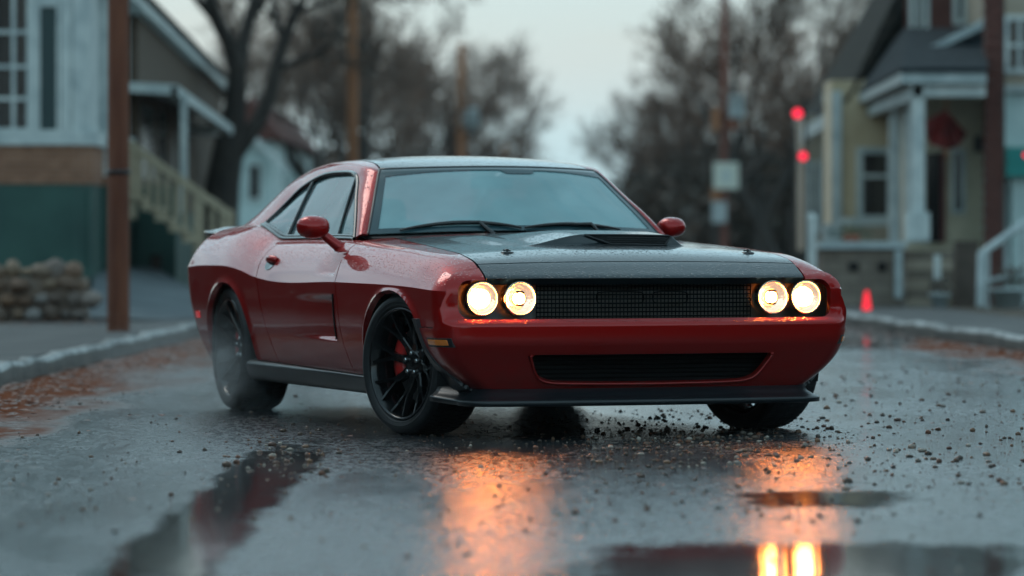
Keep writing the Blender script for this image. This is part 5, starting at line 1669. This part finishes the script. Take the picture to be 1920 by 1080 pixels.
def tree_obj(T, loc, label, group, name='tree', rz=0):
    o = rooted(name, loc[0], loc[1], label, 'tree', group, loc[2]); o.rotation_euler.z = rz
    T[0].build('trunk', M_BARK, o, fix=False)
    b = len(T[1].v); 
    cr = T[1].build('crown', M_CROWN, o, fix=False)
    if T[2].v:
        T[2].build('leaves', M_DEADLF, o, fix=False)
    return o
# the big forked tree at the left, its limbs laid out as the photograph shows
YT = 61.0; X0, _, Z0 = at(412, 470, YT)
def tp(px, py, dy=0):
    q = at(px, py, YT); return (q[0] - X0, dy, q[2] - .15)
k_ = YT / F_
stems = [
 ([tp(408, 560), tp(410, 420), tp(416, 350, .05), tp(426, 290, .1), tp(436, 235, .1)], [46*k_, 38*k_, 33*k_, 30*k_, 27*k_], []),
 ([tp(434, 250, .1), tp(441, 190, .1), tp(445, 130, .0), tp(432, 85, -.1), tp(412, 45, -.3), tp(397, 0, -.4), tp(385, -70, -.6), tp(350, -170, -.7)], [24*k_, 21*k_, 18*k_, 15*k_, 14*k_, 12*k_, 10*k_, 5*k_], [(4, (-.8, -.3, .8), 1.2), (5, (.5, .5, 1), 1.2), (6, (-.9, .3, .6), 1.3), (6, (.6, -.2, .9), 1.3), (7, (-.2, .2, 1), 1.4)]),
 ([tp(444, 140, .0), tp(452, 90, .2), tp(462, 40, .4), tp(480, -20, .5), tp(490, -100, .7), tp(520, -200, .8)], [15*k_, 13*k_, 12*k_, 10*k_, 8*k_, 4*k_], [(2, (.8, .3, .7), 1.1), (3, (-.4, .6, 1), 1.2), (3, (.9, -.2, .4), 1.2), (4, (.8, .4, .8), 1.3), (5, (0, 0, 1), 1.3), (4, (-.7, -.3, .8), 1.2)]),
 ([tp(424, 310, .1), tp(452, 268, .1), tp(480, 232, .2), tp(503, 180, .3), tp(514, 130, .4), tp(527, 80, .5), tp(550, 20, .5), tp(600, -60, .6), tp(660, -140, .7)], [20*k_, 18*k_, 16*k_, 14*k_, 12.5*k_, 11*k_, 9*k_, 7*k_, 4*k_], [(4, (.9, .2, .5), 1.0), (5, (-.2, .5, 1), 1.1), (6, (.9, -.1, .3), 1.2), (7, (.3, .4, 1), 1.2), (7, (1, 0, .1), 1.2), (8, (.5, 0, .8), 1.3), (6, (-.5, -.3, 1), 1.1)]),
]
bt_ = tree_obj(make_tree(21, 0, 0, .12, 6, .6, .08, stems), (X0, YT, .15), 'large bare forked tree between the wooden stairs and the white house', None)
bt_.children[0].data.materials[0] = varied('pale_wet_bark', (.050, .040, .033), (.115, .090, .072), 5, .8, stretch=(2, 2, .5), bump=.6, bscale=14)
protos = {}
def plant(kind, px, Y, scale, label, group, rz=0.0, z=.1, dz=0):
    X = (px - 960)*Y/F_
    if kind not in protos:
        cfg = {'a': (31, 7.5, .17, .28, 6, .55, .14), 'b': (37, 7.0, .15, .32, 6, .70, .10), 'c': (43, 8.0, .19, .12, 6, .6, .10), 'd': (53, 6.0, .12, .55, 6, .8, .06)}[kind]
        o = tree_obj(make_tree(*cfg), (X, Y, z), label, group)
        protos[kind] = o
    else:
        o = copy_tree(protos[kind]); o.location = (X, Y, z); o['label'] = label; o['group'] = group
    o.rotation_euler.z = rz; o.scale = (scale,)*3
    return o
GL, GR = 'trees lining the left side of the street', 'trees lining the right side of the street'
plant('a', 592, 88, 1.0, 'brown bare tree right of the big forked tree', GL, .4)
plant('b', 632, 96, 1.1, 'spreading bare tree just left of the nearest far pole', GL, 1.3)
plant('c', 698, 92, 1.12, 'tall bare tree just right of the nearest far pole', GL, 2.2)
plant('b', 745, 108, 1.08, 'broad russet tree over the windscreen of the car', GL, 3.4)
plant('a', 795, 120, 1.0, 'upright russet tree left of the transformer pole', GL, 4.4)
plant('d', 832, 130, 1.2, 'bushy brown tree directly behind the transformer pole', GL, .9)
plant('b', 880, 142, 1.0, 'rounded bare tree right of the transformer pole', GL, 5.1)
plant('d', 926, 156, 1.0, 'bushy tree beside the farthest short pole', GL, 2.6)
plant('a', 962, 180, .74, 'last thin tree of the left row beside the sky gap', GL, 1.9)
plant('d', 655, 118, 1.4, 'dense low brown tree behind the nearest far pole', GL, 3.9)
plant('d', 735, 122, 1.35, 'dense low brown tree under the broad russet one', GL, 1.0)
plant('c', 545, 120, 1.1, 'grey bare tree above the white house roof', GL, 5.6)
plant('c', 1340, 92, 1.1, 'tall leaning bare tree at the left of the right row', GR, .2)
plant('a', 1272, 116, .75, 'thin bare tree left of the dark sign pole', GR, 1.5)
plant('b', 1345, 116, 1.15, 'broad dark tree behind the dark sign pole', GR, 2.8)
plant('d', 1415, 98, 1.25, 'dense brown tree right of the dark sign pole', GR, 4.1)
plant('b', 1462, 88, 1.1, 'wide bare tree left of the red signal lamps', GR, 5.2)
plant('c', 1510, 98, 1.15, 'tall bare tree behind the red signal lamps', GR, .8)
plant('d', 1212, 165, .95, 'small far bushy tree at the right of the sky gap', GR, 2.0)
plant('a', 1240, 140, .8, 'slim far tree behind the leaning bare tree', GR, 3.2)
plant('d', 1340, 104, .95, 'low bushy tree at the foot of the dark sign pole', GR, 5.9)
plant('d', 1490, 80, .85, 'low bushy tree below the red signal lamps', GR, 1.1)
plant('d', 1290, 108, .95, 'low bushy tree under the tall leaning one', GR, 4.6)
# undergrowth and far woods that read as one mass
g = Geo(); r2 = random.Random(9)
def clump(X, Y, w, h, n):
    for _ in range(n):
        a = r2.uniform(0, 6.28); q = r2.random()**.5
        x = X + w*q*math.cos(a); y = Y + w*.6*q*math.sin(a); z = .1 + h*(1 - q*q*.6)*r2.random()
        s_ = r2.uniform(.10, .26)
        c = Vector((x, y, z))
        g.add([c + Vector((r2.uniform(-1,1), r2.uniform(-1,1), r2.uniform(-1,1)))*s_ for _ in range(3)], [[0,1,2]], False)
for (px, Y, w, h) in ((540,106,2.0,2.2),(600,112,2.2,2.4),(680,122,2.4,2.6),(755,130,2.6,2.8),(825,140,2.6,2.9),(890,152,2.6,3.0),(950,170,2.4,3.0),(1235,145,2.0,2.4),(1285,118,2.2,2.4),(1340,110,2.2,2.6),(1400,106,2.2,2.6),(1455,102,2.2,2.6),(560,105,2.2,2.2),(640,120,2.4,2.4),(720,125,2.6,2.8),(790,135,2.8,3.0),(860,145,2.8,3.0),(920,160,2.8,3.2),(980,185,2.6,3.0),(1215,165,2.6,2.6),(1260,125,2.4,2.4),(1310,112,2.4,2.4),(1370,108,2.4,2.6),(1430,104,2.4,2.6),(1480,100,2.2,2.6),(1540,100,2.0,2.6)):
    clump((px-960)*Y/F_, Y, w*1.25, h*1.45, 2600)
o = g.build('undergrowth', M_BUSH, fix=False); tag(o, 'dark brown undergrowth closing the far street behind the trees', None, kind='stuff')

# tyre smoke curling round the rear wheel
M_SMOKE = bpy.data.materials.new('tyre_smoke'); M_SMOKE.use_nodes = True
def build_smoke(m):
    nt_ = m.node_tree; nt_.nodes.remove(nt_.nodes['Principled BSDF'])
    pv = N(m, 'ShaderNodeVolumePrincipled'); pv.inputs['Color'].default_value = (.72, .80, .84, 1); pv.inputs['Anisotropy'].default_value = .2
    tc = N(m, 'ShaderNodeTexCoord'); nz = N(m, 'ShaderNodeTexNoise', Scale=2.6, Detail=6.0, Roughness=.62, Distortion=.8); L(m, tc, 'Object', nz, 'Vector')
    ln = N(m, 'ShaderNodeVectorMath', operation='LENGTH'); L(m, tc, 'Object', ln, 0)
    fo = N(m, 'ShaderNodeMapRange'); fo.interpolation_type = 'SMOOTHSTEP'; fo.inputs['From Min'].default_value = .15; fo.inputs['From Max'].default_value = .98; fo.inputs['To Min'].default_value = 1; fo.inputs['To Max'].default_value = 0
    L(m, ln, 'Value', fo, 'Value')
    mr = N(m, 'ShaderNodeMapRange'); mr.inputs['From Min'].default_value = .42; mr.inputs['From Max'].default_value = .62; L(m, nz, 'Fac', mr, 'Value')
    mu = N(m, 'ShaderNodeMath', operation='MULTIPLY'); L(m, fo, 'Result', mu, 0); L(m, mr, 'Result', mu, 1)
    m2 = N(m, 'ShaderNodeMath', operation='MULTIPLY'); m2.inputs[1].default_value = SMOKE_D; L(m, mu, 'Value', m2, 0)
    L(m, m2, 'Value', pv, 'Density'); L(m, pv, 'Volume', nt_.nodes['Material Output'], 'Volume')
SMOKE_D = 2.2
build_smoke(M_SMOKE)
def smoke(px, py, Y, rx, ry, rz):
    g = Geo(); n1, n2 = 12, 20; v = []
    for i in range(n1+1):
        th = math.pi*i/n1
        for k in range(n2): v.append((math.sin(th)*math.cos(2*math.pi*k/n2), math.sin(th)*math.sin(2*math.pi*k/n2), math.cos(th)))
    g.add(v, [[i*n2+k, i*n2+(k+1) % n2, (i+1)*n2+(k+1) % n2, (i+1)*n2+k] for i in range(n1) for k in range(n2)])
    o = g.build('smoke', M_SMOKE); o.location = at(px, py, Y); o.scale = (rx, ry, rz)
    tag(o, 'thin pale smoke drifting round the rear tyre of the red car', None, kind='stuff')
smoke(405, 720, 23.2, .95, .70, .50)

# off-frame clipped hedges and trees, added as dark reflections for paint and wet road
def hedge(x0, x1, y0, y1, h, label):
    g = Geo(); rr = random.Random(int(y0*7 + h*10))
    n = int((y1 - y0)*220)
    for _ in range(n):
        s_ = rr.uniform(.08, .16); e = .14*math.sin(rr.uniform(0, 6))
        if rr.random() < .35: c = Vector((rr.uniform(x0, x1), rr.uniform(y0, y1), h + rr.gauss(0, .06)))
        else: c = Vector((rr.choice((x0, x1)) + rr.gauss(0, .05), rr.uniform(y0, y1), .12 + rr.random()*h))
        g.add([c + Vector((rr.uniform(-1,1), rr.uniform(-1,1), rr.uniform(-1,1)))*s_ for _ in range(3)], [[0,1,2]], False)
    o = rooted('hedge', (x0+x1)/2, (y0+y1)/2, label, 'hedge'); f = g.build('foliage', M_BUSH, o, fix=False)
    g = Geo(); g.box((x0+.06, y0+.06, .08), (x1-.06, y1-.06, h-.06)); g.build('inner_branches', M_BARK, o)
    adopt(o)
hedge(-7.2, -6.2, 4, 34, 2.5, 'dark clipped hedge added off-frame along the near left pavement, mirrored in the car door')
hedge(7.6, 8.6, 2, 32, 2.2, 'dark clipped hedge added off-frame along the near right pavement, mirrored in the right front corner')
for (X, Y, kd, rz, sc, lb) in ((-9.5, 9, 'b', .5, 1.0, 'off-frame bare tree behind the left hedge nearest the viewer'), (-9, 22, 'c', 2.2, 1.0, 'off-frame bare tree behind the far end of the left hedge'), (9.5, 18, 'a', 3.0, 1.0, 'off-frame bare tree behind the right hedge')):
    o = copy_tree(protos[kd]); o.location = (X, Y, .1); o.rotation_euler.z = rz; o.scale = (sc,)*3; o['label'] = lb; o['group'] = 'off-frame trees added behind the near hedges'
hedge(-14, 14, -16, -14.5, 3.4, 'tall dark hedge added unseen across the street behind the viewer')
# thin mist in the air
M_HAZE = bpy.data.materials.new('damp_air'); M_HAZE.use_nodes = True
M_HAZE.node_tree.nodes.remove(M_HAZE.node_tree.nodes['Principled BSDF'])
pv = N(M_HAZE, 'ShaderNodeVolumePrincipled'); pv.inputs['Color'].default_value = (.72, .84, .88, 1); pv.inputs['Density'].default_value = .00018
L(M_HAZE, pv, 'Volume', M_HAZE.node_tree.nodes['Material Output'], 'Volume')
g = Geo(); g.box((-420, -40, -1.2), (420, 1520, 16)); o = g.build('haze', M_HAZE); tag(o, 'thin damp haze filling the street', None, kind='stuff')
# ------------------------------------------------------------------ camera
cd = bpy.data.cameras.new('camera'); cam = bpy.data.objects.new('camera', cd); COL.objects.link(cam)
cam.location = (0, 0, 1.02); cam.rotation_euler = (math.pi/2, 0, 0)
cd.sensor_width = 36; cd.lens = 36 * 7500 / 1920
cd.shift_y = -100 / 1920
cd.clip_end = 3000
cd.dof.use_dof = True; cd.dof.focus_distance = 20.1; cd.dof.aperture_fstop = 1.8
scene.camera = cam
scene.view_settings.view_transform = 'Standard'; scene.view_settings.look = 'None'
scene.view_settings.gamma = 1; scene.view_settings.exposure = EXPOSURE
scene.render.engine = 'CYCLES'
scene.cycles.use_denoising = True
scene.cycles.max_bounces = 8; scene.cycles.glossy_bounces = 5; scene.cycles.transparent_max_bounces = 24
scene.cycles.caustics_reflective = False; scene.cycles.caustics_refractive = False
scene.cycles.sample_clamp_indirect = 14.0
